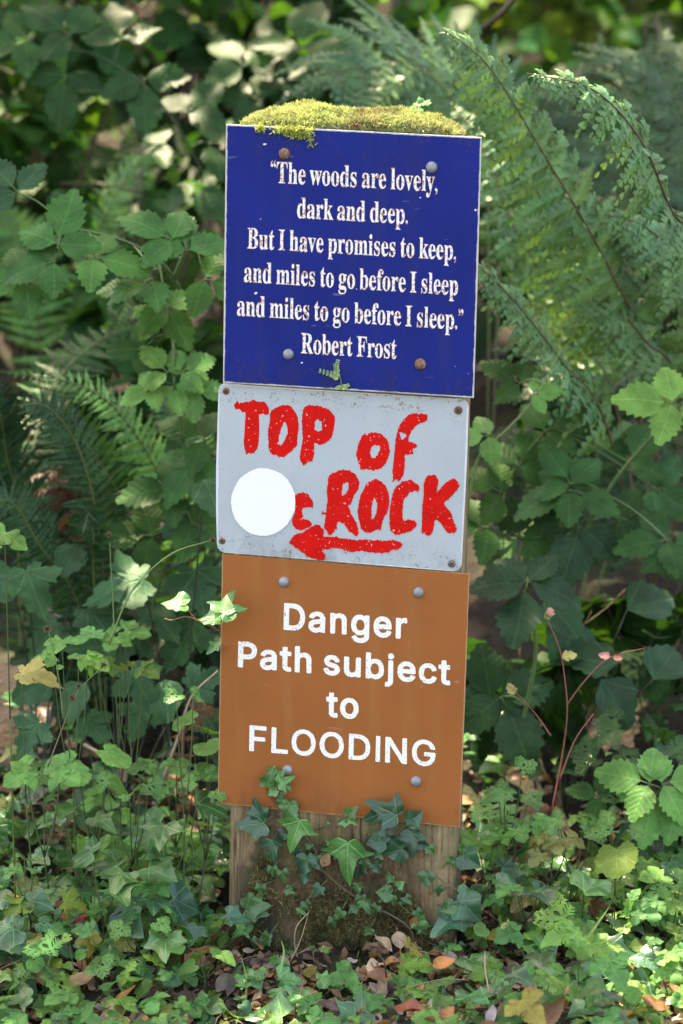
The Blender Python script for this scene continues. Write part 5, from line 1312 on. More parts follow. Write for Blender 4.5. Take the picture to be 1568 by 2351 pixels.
# ---------------------------------------------------------------- plants on the post
def c5(x, y): return ((490 + .40816 * x) / 1.0211, (1850 + .40816 * y) / 1.0211)
def wall_leaf(mb, st, a, t, wpx, var, col, w=.012, lift=.35, stem=None):
    "leaf lying against the post: a, t = picture points of stalk end and tip"
    A, T = S(*a, w), S(*t, w)
    d = T - A; ln = np.linalg.norm(d)
    n = PN + np.array([0, 0, .35]) + rng.normal(0, .18, 3)
    d = nrm(d) + PN * lift * .3
    V2 = var
    leaves(mb, V2, A, d, n, ln * 1.02, jit(col, 1, .08, .03))
    if st is not None and stem is not None:
        s = S(*stem, .004)
        tube(st, smooth_path([s, (s + A) / 2 + PN * .006, A], 6), .0008, .0006, 4, (.13, .10, .06))

def ivy_post():
    root = thing('ivy_vine', 'ivy vine climbing the foot of the post over the brown sign edge', 'ivy', S(*c5(700, 500)))
    st = MB(); lf = []
    main = smooth_path([S(*c5(*q), .006) for q in ((1100, 1150), (1160, 1000), (1165, 820), (1040, 720), (940, 680), (800, 590), (720, 530), (650, 460), (610, 350), (520, 230), (450, 160), (380, 80), (330, 20))], 50)
    tube(st, main, .0016, .0009, 6, (.11, .075, .05))
    for pts in (((640, 370), (760, 380), (860, 420), (940, 370), (1000, 350), (1090, 330), (1140, 270), (1160, 200)), ((800, 300), (790, 230), (750, 200), (770, 140)),
                ((1430, 585), (1330, 520), (1250, 470), (1160, 430), (1100, 395)), ((1420, 730), (1340, 780), (1260, 780), (1180, 730), (1090, 660), (1040, 600)), ((1000, 350), (1060, 210), (1150, 190))):
        tube(st, smooth_path([S(*c5(*q), .007) for q in pts], 24), .0010, .0006, 5, (.12, .11, .05))
    st.build('stem', M_STEM, root)
    # (stalk end, tip, shape, colour, metres proud)
    D = IVYD * 1.1; B = IVYL; X = IVYL * 1.35
    K = [((797, 305), (800, 552), V_IVYN, B, .016), ((520, 178), (462, 362), V_IVYN, B * 1.05, .018), ((470, 95), (425, 190), V_IVY, B * .95, .016), ((315, 195), (148, 208), V_IVY, D * 1.5, .012),
         ((290, 160), (258, 52), V_IVY, D * 1.4, .014), ((330, 215), (345, 262), V_IVY, D, .012), ((360, 290), (378, 418), V_IVYN, D * 1.4, .012), ((430, 250), (385, 290), V_IVYW, D, .010), ((565, 390), (545, 492), V_IVYW, D * 1.2, .016),
         ((620, 400), (655, 470), V_IVYW, D * 1.3, .014), ((500, 340), (510, 410), V_IVY, D, .009), ((560, 330), (600, 320), V_IVY, B * .8, .012), ((868, 432), (838, 522), V_IVY, D * .9, .008), ((1000, 300), (902, 308), V_IVYW, D * 1.2, .012), ((975, 250), (1000, 330), V_IVY, D, .010),
         ((1012, 262), (1080, 300), V_IVY, D * 1.1, .010), ((1112, 345), (998, 378), V_IVYW, D * 1.3, .012), ((1165, 245), (1172, 394), V_IVYN, D * 1.0, .012), ((1150, 300), (1270, 330), V_IVY, D * 1.05, .010),
         ((950, 430), (985, 485), V_IVYW, D * 1.1, .010), ((1080, 150), (900, 60), V_IVYN, D * 1.0, .020), ((1010, 130), (885, 182), V_IVY, D * 1.1, .018), ((1035, 160), (1072, 228), V_IVY, B * .8, .016), ((1120, 190), (1125, 165), V_IVY, B * .8, .014),
         ((1150, 185), (1228, 130), V_IVYW, D * 1.5, .018), ((1165, 180), (1200, 236), V_IVYW, D * 1.4, .017), ((790, 190), (740, 200), V_IVY, X, .014), ((800, 150), (855, 95), V_IVY, B * .8, .016), ((810, 170), (845, 205), V_IVY, X * 1.1, .015),
         ((985, 185), (1015, 212), V_IVY, X * 1.2, .010), ((700, 310), (668, 290), V_IVY, X, .012), ((690, 200), (680, 185), V_IVY, X, .008), ((1105, 400), (1130, 378), V_IVY, YELG * 1.1, .010), ((210, 690), (352, 660), V_IVY, B * .75, .014), ((255, 700), (345, 722), V_IVY, B * .8, .012),
         ((1250, 482), (1252, 562), V_IVYW, COOL * 2, .014), ((1040, 600), (958, 590), V_IVYW, B * .9, .012), ((1030, 600), (975, 650), V_IVY, B, .012), ((1055, 620), (1062, 668), V_IVY, B, .010), ((1085, 560), (1118, 530), V_IVYW, X, .012), ((1100, 640), (1138, 652), V_IVY, COOL * 2, .010),
         ((1190, 755), (1280, 790), V_IVY, B * .9, .014), ((1215, 790), (1255, 838), V_IVY, B * .9, .013), ((1350, 785), (1352, 835), V_IVY, B * .9, .014), ((1385, 785), (1415, 775), V_IVY, B * .8, .013), ((1400, 665), (1328, 700), V_IVYW, B * .8, .018), ((1380, 690), (1370, 735), V_IVY, B * .75, .017),
         ((1300, 765), (1292, 778), V_IVY, B, .010), ((1440, 600), (1528, 600), V_IVYW, D * 1.7, .012), ((1450, 640), (1560, 760), V_IVYW, D * 1.6, .016), ((1460, 380), (1560, 450), V_IVYW, D * 1.5, .0), ((1430, 900), (1480, 960), V_IVY, B * .8, .006), ((1320, 900), (1380, 960), V_IVY, B * .7, .012), ((760, 700), (720, 760), V_IVY, B * .7, .012), ((880, 640), (930, 720), V_IVYN, B * .7, .014), ((640, 560), (600, 620), V_IVY, D * 1.3, .010), ((420, 470), (440, 540), V_IVY, B * .8, .012), ((560, 480), (530, 560), V_IVY, D * 1.4, .012), ((330, 860), (300, 920), V_IVY, B * .8, .012), ((240, 775), (180, 800), V_IVYW, B, .012), ((205, 790), (130, 860), V_IVYN, X * 1.2, .012),
         *[((xx, yy), (xx + 55 * math.cos(aa), yy - 62 * math.sin(aa)), V_IVY, B * rng.uniform(.5, .9), .012) for xx, yy, aa in zip(rng.uniform(180, 1380, 30), rng.uniform(330, 980, 30), rng.uniform(-2.6, -.4, 30))],
         # sprig up the brown sign
         ((335, -20), (365, -115), V_IVY, B * .85, .016), ((385, -100), (330, -120), V_IVY, B * .9, .014), ((390, -60), (435, -112), V_IVY, B, .014), ((400, -30), (492, -75), V_IVYN, X * .95, .016), ((430, -40), (470, 10), V_IVY, X * .9, .016), ((385, 5), (335, 30), V_IVYW, X * 1.0, .014),
         ((400, 40), (440, 20), V_IVY, B * .7, .013), ((470, 80), (525, 110), V_IVY, B * .7, .013), ((420, 60), (400, 110), V_IVY, B * .8, .013)]
    for a, t, var, col, w in K:
        m = MB(); wall_leaf(m, None, c5(*a), c5(*t), 0, var, col, w)
        s = S(*c5(*a), w); q = main[np.argmin(np.linalg.norm(main - s, axis=1))]
        e = s + (q - s) * min(1, .016 / (np.linalg.norm(q - s) + 1e-6)) - PN * .006
        tube(m, smooth_path([e, (e + s) / 2 + PN * .003, s], 5), .0007, .0006, 4, (.10, .13, .05))
        m.build('leaf', M_IVY, root)
ivy_post()

def ivy_side():
    "sprig poking out from behind the brown sign's left edge"
    p = lambda x, y, d: W(x, y, d)
    root = thing('ivy_sprig', 'sunlit ivy sprig poking out at the left edge of the brown sign', 'ivy', W(500, 1440, .03))
    st = MB()
    tube(st, smooth_path([p(540, 1500, .05), p(503, 1450, .012), p(470, 1432, -.012), p(430, 1416, -.02), p(395, 1424, -.02), p(378, 1420, -.02)], 20), .0010, .0006, 5, (.22, .11, .07))
    tube(st, smooth_path([p(450, 1422, -.015), p(430, 1400, -.02), p(425, 1390, -.02)], 6), .0007, .0006, 4, (.22, .11, .07))
    tube(st, smooth_path([p(503, 1450, .0), p(508, 1425, -.02), p(512, 1408, -.026)], 6), .0008, .0006, 4, (.22, .12, .07))
    st.build('stem', M_STEM, root)
    for (x, y, d, a, l, v, c) in ((512, 1408, -.028, 35, 60, V_IVY, IVYL * 1.1), (508, 1405, -.026, 75, 72, V_IVYN, IVYL * .9), (425, 1388, -.02, 175, 58, V_IVYW, IVYL * 1.3), (412, 1378, -.022, 10, 24, V_IVY, IVYL * 1.3), (502, 1420, -.01, 190, 52, V_IVYW, IVYL * 1.3), (500, 1480, .01, 230, 34, V_IVY, IVYL)):
        m = MB(); hand_leaf(m, x, y, d, a, l, v, c, (0, .5)); m.build('leaf', M_IVY, root)
ivy_side()

def sprout():
    root = thing('fern_sprout', 'tiny pale fern sprout growing from the joint below the blue sign', 'fern', S(783, 893, .008))
    st, mb = MB(), MB()
    C = smooth_path([S(783, 893, .009), S(782, 870, .014), S(770, 850, .018), S(765, 835, .020)], 12); tube(st, C, .0008, .0005, 5, (.16, .24, .08))
    for pts, L in (((780, 868), (765, 860, 0), (736, 852, 0)), 18), (((775, 858), (772, 845, 0), (776, 828, 0)), 14), (((783, 890), (792, 888, 0), (800, 884, 0)), 12), (((783, 892), (777, 889, 0), (772, 892, 0)), 10):
        C = smooth_path([S(q[0], q[1], .018) for q in pts], 8)
        tube(st, C, .0005, .0003, 4, (.16, .24, .08))
        T = nrm(np.gradient(C, axis=0)); X = nrm(np.cross(T, PN))
        for s in (-1, 1):
            k = np.arange(1, 8)
            leaves(mb, V_OVLO, C[k], X[k] * s + T[k] * .5 + PN * .2, PN + rnd(7, .2), L / 2108 * np.linspace(1, .55, 7) * .62, jit((.34, .50, .22), 7, .1))
    mb.build('leaflets', M_FINE, root); st.build('stem', M_STEM, root)
sprout()

def top_plants():
    root = thing('seedling', 'round-leaved green seedling growing in the moss on the post top', 'plant', W(845, 285, .03))
    mb, st = MB(), MB()
    for (x, y, d, a, l, c) in ((850, 282, .03, 110, 34, COOL * 2.2), (862, 285, .025, 25, 32, LIGHT), (872, 288, .02, -10, 34, COOL * 2), (840, 290, .02, 170, 26, LIGHT * 1.3), (858, 290, .015, -60, 24, YELG), (846, 276, .035, 60, 24, LIGHT)):
        hand_leaf(mb, x, y, d, a, l, V_ROUND, c, (0, .3)); tube(st, [W(855, 297, .02), W(x, y, d)], .0006, .0005, 4, (.15, .2, .06))
    mb.build('leaves', M_HERB, root); st.build('stem', M_STEM, root)
    root = thing('seedling', 'red-stemmed lacy seedling growing on the right of the moss-covered post top', 'plant', W(945, 300, .03))
    mb, st = MB(), MB()
    for (x, y, a, l) in ((940, 262, 140, 26), (952, 258, 60, 26), (965, 240, 30, 26), (928, 272, 180, 22), (958, 244, 110, 16)):
        hand_leaf(mb, x, y, .03, a, l, V_LACY, LIGHT * 1.4, (0, .3)); tube(st, smooth_path([W(948, 303, .03), W((948 + x) / 2 + 4, (303 + y) / 2, .03), W(x, y, .03)], 6), .0006, .0004, 4, (.30, .09, .06))
    mb.build('leaves', M_FINE, root); st.build('stem', M_STEM, root)
top_plants()

# ---------------------------------------------------------------- low plants
def herb(name, label, cat, px, py, y, ln, kind, n=5, col=LIGHT, up=.5, group=None, stcol=(.06, .095, .03)):
    "a low plant: px,py is the middle of its leaves, ln the length of a leaf in picture units"
    c = W(px, py, y); g0 = np.array([c[0], c[1] + .02, float(terr(c[0], c[1] + .02)) - .01])
    if c[2] < g0[2] + .02: c[2] = g0[2] + .02
    root = thing(name, label, cat, g0, group)
    mb, st = MB(), MB()
    s = ln / pxm(y)
    hub = g0 + (c - g0) * .55
    a0 = rng.uniform(0, 6)
    tube(st, smooth_path([g0, (g0 + hub) / 2 + rng.normal(0, .006, 3), hub], 8), .0012, .0009, 5, jit(stcol, 1, .1)[0])
    for k in range(n):
        a = a0 + 2 * PI * k / n + rng.normal(0, .25)
        o = np.array([math.cos(a), math.sin(a) * .8, 0])
        r = s * rng.uniform(.35, 1.0) if n > 1 else 0
        e = c + o * r + np.array([0, 0, rng.normal(0, .25) * s])
        d = nrm(o + np.array([0, -.25, -.25]) + rng.normal(0, .15, 3)); nn = np.array([0, -.45, .85]) + rng.normal(0, .16, 3)
        tube(st, smooth_path([hub, (hub + e) / 2 + o * r * .15 - np.array([0, 0, .15 * r]), e], 8), .0009, .0006, 4, jit(stcol, 1, .1)[0])
        cl = jit(col, 1, .10, .05)[0]
        if kind == 'avens':
            x = nrm(np.cross(d, nn))
            leaves(mb, V_AVENS, e, d, nn, s * .9, cl)
            for q in (-1, 1): leaves(mb, V_AVENS, e - d * s * .04, d * .25 + x * q, nn + rng.normal(0, .1, 3), s * .62, cl)
        elif kind == 'lacy': leaves(mb, V_LACY, e, d, nn, s * .66, cl)
        elif kind == 'ivy': leaves(mb, V_IVYALL, e, d, nn, s, cl)
        elif kind == 'round': leaves(mb, V_ROUND, e, d, nn, s, cl)
        elif kind == 'heart': leaves(mb, V_HEART, e, d, nn, s, cl)
        elif kind == 'maple': leaves(mb, V_MAPLE, e, d, nn, s, cl)
    mb.build('leaves', {'lacy': M_FINE, 'ivy': M_IVY}.get(kind, M_HERB), root)
    st.build('stems', M_STEM, root)
    return root

HERBS = [
 # left side
 ('avens_plant', 'toothed three-part leaves on a tall stem, far left below the brown burrs', 'avens', 160, 1510, .06, 66, 'avens', 4, LIGHT * 1.15),
 ('avens_plant', 'pale toothed leaves with a yellow tinge at the left edge level with the flooding word', 'avens', 95, 1780, -.02, 72, 'avens', 5, LIGHT * 1.2),
 ('avens_plant', 'light green toothed leaves left of the word path', 'avens', 265, 1440, .14, 62, 'avens', 4, LIGHT * 1.1),
 ('avens_plant', 'yellowish toothed leaves on a slim stem left of the brown sign middle', 'avens', 300, 1530, .12, 52, 'avens', 3, YELG * .8),
 ('avens_plant', 'round scalloped pale leaf cluster left of the word flooding', 'avens', 215, 1760, .04, 80, 'round', 4, LIGHT * 1.1),
 ('avens_plant', 'yellow-green lobed leaf with browning edge at the far left middle', 'avens', 50, 1540, .0, 100, 'maple', 1, np.array((.34, .30, .10))),
 ('avens_plant', 'bright green toothed leaf entering at the left edge beside the grey sign level', 'avens', 10, 1195, -.02, 95, 'avens', 1, LIGHT * 1.1),
 ('avens_plant', 'grey-green scalloped leaves low at the left edge near the red leaf', 'avens', 60, 2180, -.12, 70, 'avens', 4, COOL * 2.2),
 ('avens_plant', 'nibbled pale leaves at the bottom left above the brown litter', 'avens', 100, 2265, -.16, 66, 'avens', 4, LIGHT * 1.2),
 ('avens_plant', 'small light green rosette at the left edge near the bottom corner', 'avens', 20, 2310, -.18, 60, 'round', 4, COOL * 1.8),
 ('avens_plant', 'yellow-green lobed leaf beside a yellow fallen leaf at the left', 'avens', 120, 2050, -.06, 72, 'maple', 2, YELG * .95),
 ('avens_plant', 'leafy toothed plant left of the post below the brown sign corner', 'avens', 400, 1760, .08, 62, 'avens', 4, LIGHT),
 ('avens_plant', 'broad scalloped leaves beside the brown sign left edge near its lowest bolt', 'avens', 470, 1690, .10, 62, 'round', 3, LIGHT * .95),
 ('cranesbill_plant', 'lacy pale leaf on a red stem close left of the word subject', 'cranesbill', 420, 1590, -.01, 62, 'lacy', 2, LIGHT * 1.25),
 ('cranesbill_plant', 'lacy light green leaves left of the brown sign low corner', 'cranesbill', 300, 1800, .0, 66, 'lacy', 4, LIGHT * 1.15),
 ('cranesbill_plant', 'lacy leaf rosette standing over the leaf litter at the lower left', 'cranesbill', 325, 2135, -.10, 58, 'lacy', 4, LIGHT * 1.1),
 ('cranesbill_plant', 'small lacy leaves at the far left above the red leaf', 'cranesbill', 55, 1975, -.04, 56, 'lacy', 3, LIGHT * 1.2),
 ('cranesbill_plant', 'lacy leaves hugging the left edge of the brown sign foot', 'cranesbill', 470, 1800, .03, 52, 'lacy', 3, LIGHT * 1.1),
 ('cranesbill_plant', 'lacy grey-green leaves at the lower left above the curled brown leaf', 'cranesbill', 60, 2110, -.11, 50, 'lacy', 3, COOL * 2.4),
 ('ivy_plant', 'large ivy leaf with pale veins left of the post under the brown sign', 'ivy', 385, 1880, .0, 92, 'ivy', 3, IVYL * .75),
 ('ivy_plant', 'glossy ivy leaves left of the post foot, mid height', 'ivy', 310, 1990, -.03, 82, 'ivy', 4, IVYL * .7),
 ('ivy_plant', 'wide pale-lit ivy leaf at the left centre of the ground cover', 'ivy', 232, 2015, -.05, 88, 'ivy', 2, IVYL * .8),
 ('ivy_plant', 'dark veined ivy leaves lying close left of the post foot', 'ivy', 345, 2080, -.04, 88, 'ivy', 3, IVYD * 1.6),
 ('ivy_plant', 'pale-lit ivy leaf over dry litter at the lower left centre', 'ivy', 380, 2165, -.10, 88, 'ivy', 2, IVYL * .9),
 ('ivy_plant', 'small glossy ivy leaves touching the left side of the post', 'ivy', 470, 2110, -.03, 56, 'ivy', 3, IVYD * 1.7),
 ('ivy_plant', 'bright yellow-green ivy leaf left of the post just below the brown sign', 'ivy', 440, 1905, .02, 62, 'ivy', 1, YELG * .9),
 ('ivy_plant', 'dull green ivy leaves at the far left edge of the ground cover', 'ivy', 40, 2070, -.06, 66, 'ivy', 3, IVYD * 1.7),
 ('ivy_plant', 'mixed ivy leaves in the left ground cover under the lacy leaves', 'ivy', 180, 1900, .0, 66, 'ivy', 5, IVYL * .7),
 ('violet_plant', 'small heart-shaped leaves at the bottom left of the post', 'violet', 215, 2290, -.18, 40, 'heart', 4, LIGHT * .95),
 ('violet_plant', 'row of small pale leaves at the bottom just left of the post foot', 'violet', 470, 2200, -.12, 48, 'heart', 4, LIGHT * .95),
 ('violet_plant', 'small round leaves under the dry leaves at the lower left', 'violet', 380, 2235, -.14, 40, 'round', 3, COOL * 2),
 ('violet_plant', 'dark heart-shaped leaf beside the red leaf at the left', 'violet', 185, 2135, -.10, 52, 'heart', 2, IVYD * 1.7),
 # in front of the post
 ('ivy_plant', 'light green ivy shoots in front of the post foot, left of centre', 'ivy', 690, 2262, -.12, 52, 'ivy', 3, IVYL * 1.1),
 ('ivy_plant', 'pale ivy leaves at the foot of the post near its left corner', 'ivy', 615, 2270, -.12, 62, 'ivy', 3, IVYL * 1.15),
 ('avens_plant', 'lobed pale leaf before the middle of the post foot', 'avens', 745, 2265, -.13, 60, 'avens', 2, LIGHT * 1.1),
 ('avens_plant', 'large yellow-green lobed leaf in front of the post foot', 'avens', 815, 2275, -.14, 74, 'maple', 1, LIGHT * 1.35),
 ('violet_plant', 'bright heart-shaped leaf at the bottom below the post left half', 'violet', 640, 2318, -.17, 42, 'heart', 2, YELG * .8),
 ('violet_plant', 'small bright leaf at the bottom below the post right half', 'violet', 880, 2295, -.16, 40, 'round', 2, LIGHT * 1.3),
 ('cranesbill_plant', 'tiny lacy seedling against the mossy post foot', 'cranesbill', 735, 2185, -.02, 30, 'lacy', 3, LIGHT * 1.3),
 ('violet_plant', 'little round leaves at the bottom edge left of the red stalk', 'violet', 540, 2310, -.17, 36, 'heart', 3, COOL * 2),
 ('violet_plant', 'mid green round leaves at the very bottom edge below the post', 'violet', 720, 2345, -.2, 46, 'round', 3, LIGHT * .9),
 # right side
 ('ivy_plant', 'large dark ivy leaf touching the right side of the post', 'ivy', 1100, 2080, -.01, 90, 'ivy', 2, IVYD * 1.7),
 ('ivy_plant', 'dark ivy leaf close right of the post under the brown sign corner', 'ivy', 1090, 1990, .01, 92, 'ivy', 2, IVYD * 1.5),
 ('ivy_plant', 'blue-green glossy ivy leaves right of the post, mid height', 'ivy', 1210, 2045, -.02, 80, 'ivy', 4, COOL * 1.5),
 ('ivy_plant', 'pale ivy leaf with light veins right of the post', 'ivy', 1340, 2015, -.04, 92, 'ivy', 1, IVYL * 1.0),
 ('ivy_plant', 'rounded bluish ivy leaf at the lower right over dry leaves', 'ivy', 1390, 2150, -.10, 86, 'ivy', 1, COOL * 2.0),
 ('ivy_plant', 'dark ivy leaf at the lower right beside the grey fallen leaf', 'ivy', 1440, 2210, -.13, 72, 'ivy', 2, IVYD * 1.8),
 ('ivy_plant', 'light green pointed ivy leaf right of the post foot', 'ivy', 1235, 2160, -.09, 76, 'ivy', 1, IVYL * 1.05),
 ('ivy_plant', 'small dark ivy leaf pointing down at the bottom right of the post', 'ivy', 1175, 2260, -.13, 64, 'ivy', 2, IVYD * 1.5),
 ('avens_plant', 'large yellow-green scalloped leaf right of the post with a small hole', 'avens', 1415, 1960, -.02, 92, 'round', 1, YELG * .95),
 ('avens_plant', 'toothed pale leaves right of the brown sign foot', 'avens', 1180, 1900, .04, 56, 'avens', 5, LIGHT * 1.05),
 ('avens_plant', 'browning blotched leaves right of the post among the ivy', 'avens', 1265, 1925, .02, 50, 'avens', 4, np.array((.20, .22, .08))),
 ('avens_plant', 'fresh green toothed leaves at the right edge above the ground', 'avens', 1540, 2060, -.06, 66, 'avens', 4, LIGHT * 1.0),
 ('avens_plant', 'spotted pale lobed leaves at the right edge near the bottom', 'avens', 1545, 2170, -.10, 66, 'avens', 4, YELG * .8),
 ('avens_plant', 'pale rosette at the lower right among dry stalks', 'avens', 1400, 2270, -.15, 46, 'avens', 4, LIGHT * 1.1),
 ('avens_plant', 'soft green leaves at the bottom right corner', 'avens', 1520, 2290, -.16, 52, 'round', 4, LIGHT * .95),
 ('cranesbill_plant', 'lacy leaves right of the brown sign beside its lowest bolt', 'cranesbill', 1165, 1790, .04, 66, 'lacy', 4, LIGHT * 1.05),
 ('cranesbill_plant', 'lacy leaves at the foot of the red-stemmed plant on the right', 'cranesbill', 1320, 1890, .02, 60, 'lacy', 4, LIGHT * 1.05),
 ('cranesbill_plant', 'lacy leaf spray at the right between ivy and scalloped leaf', 'cranesbill', 1420, 1890, .0, 56, 'lacy', 3, LIGHT),
 ('cranesbill_plant', 'feathery dark green plant at the right edge above the pale bramble', 'cranesbill', 1490, 1690, .18, 90, 'lacy', 6, MID * 1.1),
 ('cranesbill_plant', 'feathery mid green plant right of the red stems', 'cranesbill', 1400, 1740, .22, 80, 'lacy', 5, MID * 1.15),
 ('violet_plant', 'kidney-shaped leaves right of the post foot', 'violet', 1320, 2145, -.08, 46, 'heart', 2, LIGHT * .9),
 ('violet_plant', 'small round leaves close right of the post foot', 'violet', 1140, 2130, -.06, 36, 'round', 3, LIGHT),
 ('violet_plant', 'small green leaves at the bottom right of centre', 'violet', 1075, 2290, -.15, 40, 'heart', 4, LIGHT * 1.0),
 ('violet_plant', 'bright little leaf pair at the bottom right among the twigs', 'violet', 1255, 2255, -.13, 36, 'heart', 3, YELG * .7),
 ('violet_plant', 'dull green leaf cluster at the bottom right beside the brown leaf', 'violet', 1370, 2325, -.18, 46, 'round', 4, COOL * 1.8),
]
FRONT = [('ivy_plant', 'ivy shoot lying over brown leaves below the left part of the post', 'ivy', 560, 2262, -.10, 46, 'ivy', 4, IVYL * .9), ('ivy_plant', 'small ivy leaves against the mossy post foot, centre', 'ivy', 800, 2262, -.11, 40, 'ivy', 4, IVYL * .8),
 ('violet_plant', 'little heart-leaved seedlings before the right part of the post foot', 'violet', 930, 2268, -.11, 34, 'heart', 4, LIGHT), ('avens_plant', 'small toothed leaves between dead leaves under the post centre', 'avens', 690, 2290, -.13, 42, 'avens', 3, LIGHT),
 ('ivy_plant', 'pale ivy leaves at the right corner of the post foot', 'ivy', 1010, 2275, -.11, 44, 'ivy', 4, IVYL), ('cranesbill_plant', 'lacy seedling at the bottom right of the post foot', 'cranesbill', 960, 2300, -.12, 40, 'lacy', 4, LIGHT)]
for h in HERBS + FRONT:
    herb(*h)

def cover():
    "ground cover nobody could count, three kinds"
    def pts(n, x0, x1, y0, y1, seed, thr):
        x = rng.uniform(x0, x1, n); y = rng.uniform(y0, y1, n)
        k = noise2(x * 9, y * 9, seed) > thr
        post = (np.abs(x) < .15) & (y > -.16) & (y < .14) & ~((y < -.05) & (rng.uniform(0, 1, n) < .16))
        front = (y < -.07) & (rng.uniform(0, 1, n) < .45 + .2 * (np.abs(x) < .3))
        k &= ~post & ~front
        return x[k], y[k]
    def put(name, label, mat, var, n, seed, thr, ht, size, col, pv=.2, compound=None, ymax=.24):
        mb, st = MB(), MB()
        x, y = pts(n, -.75, .80, -.32, ymax, seed, thr)
        m = len(x)
        hh = ht * rng.uniform(.25, 1, m) * np.clip(.45 + (y + .25) * 2.2, .3, 1.1) * np.where((np.abs(x) < .17) & (y < 0), .35, 1)
        B = np.stack([x, y, terr(x, y)], 1)
        P = B + np.stack([rng.normal(0, .015, m), rng.normal(0, .015, m), hh], 1)
        D = rnd(m, .8) * np.array([1, 1, .3]) + np.array([0, -.35, -.15]); N = rnd(m, .25) + np.array([0, -.4, .85])
        s = size * np.exp(rng.normal(0, .33, m)); c = jit(col, m, pv, .12)
        od = rng.uniform(0, 1, m); c[od < .05] = jit((.17, .18, .05), int((od < .05).sum()), .25); c[od > .975] = jit((.18, .10, .05), int((od > .975).sum()), .3)
        leaves(mb, var, P, D, N, s, c)
        if compound:
            Dn = nrm(D); X = nrm(np.cross(Dn, N))
            for q in (-1, 1): leaves(mb, var, P, Dn * .25 + X * q, N + rnd(m, .1), s * .66, c)
        for i in range(0, m, 9): tube(st, [B[i], (B[i] + P[i]) / 2 + rng.normal(0, .003, 3), P[i]], .0008, .0006, 3, jit((.11, .13, .05), 1, .3)[0])
        o = mb.build(name, mat); tag(o, label, 'ground cover', None, 'stuff')
        st.build('stems', M_STEM, o, None)
    put('ivy_ground_cover', 'ivy leaves spreading over the ground on both sides of the post', M_IVY, V_IVYALL, 1800, 51, -.25, .08, .026, IVYL * .75, .30, None, .55)
    put('herb_ground_cover', 'pale toothed herb leaves carpeting the ground beside the post', M_HERB, V_AVENS, 1500, 53, -.15, .11, .024, LIGHT * .95, .2, True)
    put('lacy_ground_cover', 'finely cut cranesbill leaves scattered through the ground cover', M_FINE, V_LACY, 1000, 55, -.1, .11, .020, LIGHT * 1.05, .2)
    put('small_leaf_cover', 'tiny round and heart-shaped leaves low over the ground', M_HERB, V_ROUND + V_HEART, 1500, 57, -.3, .06, .016, LIGHT * .95, .22)
cover()

def litter():
    mb = MB()
    n = 3800
    x = np.concatenate([rng.uniform(-.7, .7, 3600), rng.uniform(-.2, .2, 200)]); y = np.concatenate([rng.uniform(-.36, .45, 3600), rng.uniform(-.17, -.005, 200)])
    k = ~((np.abs(x) < .125) & (y > -.012) & (y < .12))
    x, y = x[k], y[k]; m = len(x)
    P = np.stack([x, y, terr(x, y) + rng.uniform(.001, .012, m)], 1)
    cols = np.array([(.23, .125, .065), (.15, .085, .05), (.31, .22, .14), (.27, .22, .18), (.085, .052, .034), (.34, .17, .07)])
    c = cols[rng.integers(0, 6, m)] * np.exp(rng.normal(0, .25, (m, 1)))
    leaves(mb, V_DEAD, P, rnd(m) * np.array([1, 1, .25]), rnd(m, .35) + np.array([0, -.1, 1]), .019 * np.exp(np.clip(rng.normal(0, .45, m), -1, .45)), c)
    o = mb.build('leaf_litter', M_DEAD); tag(o, 'crumbled brown leaf litter covering the ground around the post', 'leaf litter', None, 'stuff')
    st = MB()
    for i in range(420):
        a = np.array([rng.uniform(-.6, .6), rng.uniform(-.34, .25), 0]); a[2] = float(terr(a[0], a[1])) + rng.uniform(.002, .016)
        if abs(a[0]) < .15 and -.02 < a[1] < .12: continue
        d = rng.normal(0, 1, 3) * np.array([1, .8, .25]); d = nrm(d) * rng.uniform(.02, .09)
        tube(st, smooth_path([a, a + d * .5 + rng.normal(0, .006, 3), a + d], 6), rng.uniform(.0005, .0014), .0004, 4, jit([(.16, .10, .06), (.25, .18, .11), (.07, .045, .03)][rng.integers(3)], 1, .25)[0])
    st.build('twigs', M_STEM, o, None)
    mb = MB()
    n = 26000
    x = rng.uniform(-.6, .65, n); y = rng.uniform(-.36, .35, n)
    k = (noise2(x * 11, y * 11, 61) > .25) | (np.exp(-((np.abs(x) - .02) / .16) ** 4 - ((y + .05) / .07) ** 2) > rng.uniform(.3, 1, n))
    k &= ~((np.abs(x) < .125) & (y > -.012) & (y < .12))
    x, y = x[k], y[k]; m = len(x)
    P = np.stack([x, y, terr(x, y)], 1)
    tuft_field(mb, P, np.array([0, -.2, 1.0]), rng.uniform(.004, .012, m), .0012, jit((.060, .075, .018), m, .4, .1), .6)
    tag(mb.build('ground_moss', M_MOSS), 'low green moss on the soil between the fallen leaves', 'moss', None, 'stuff')
litter()

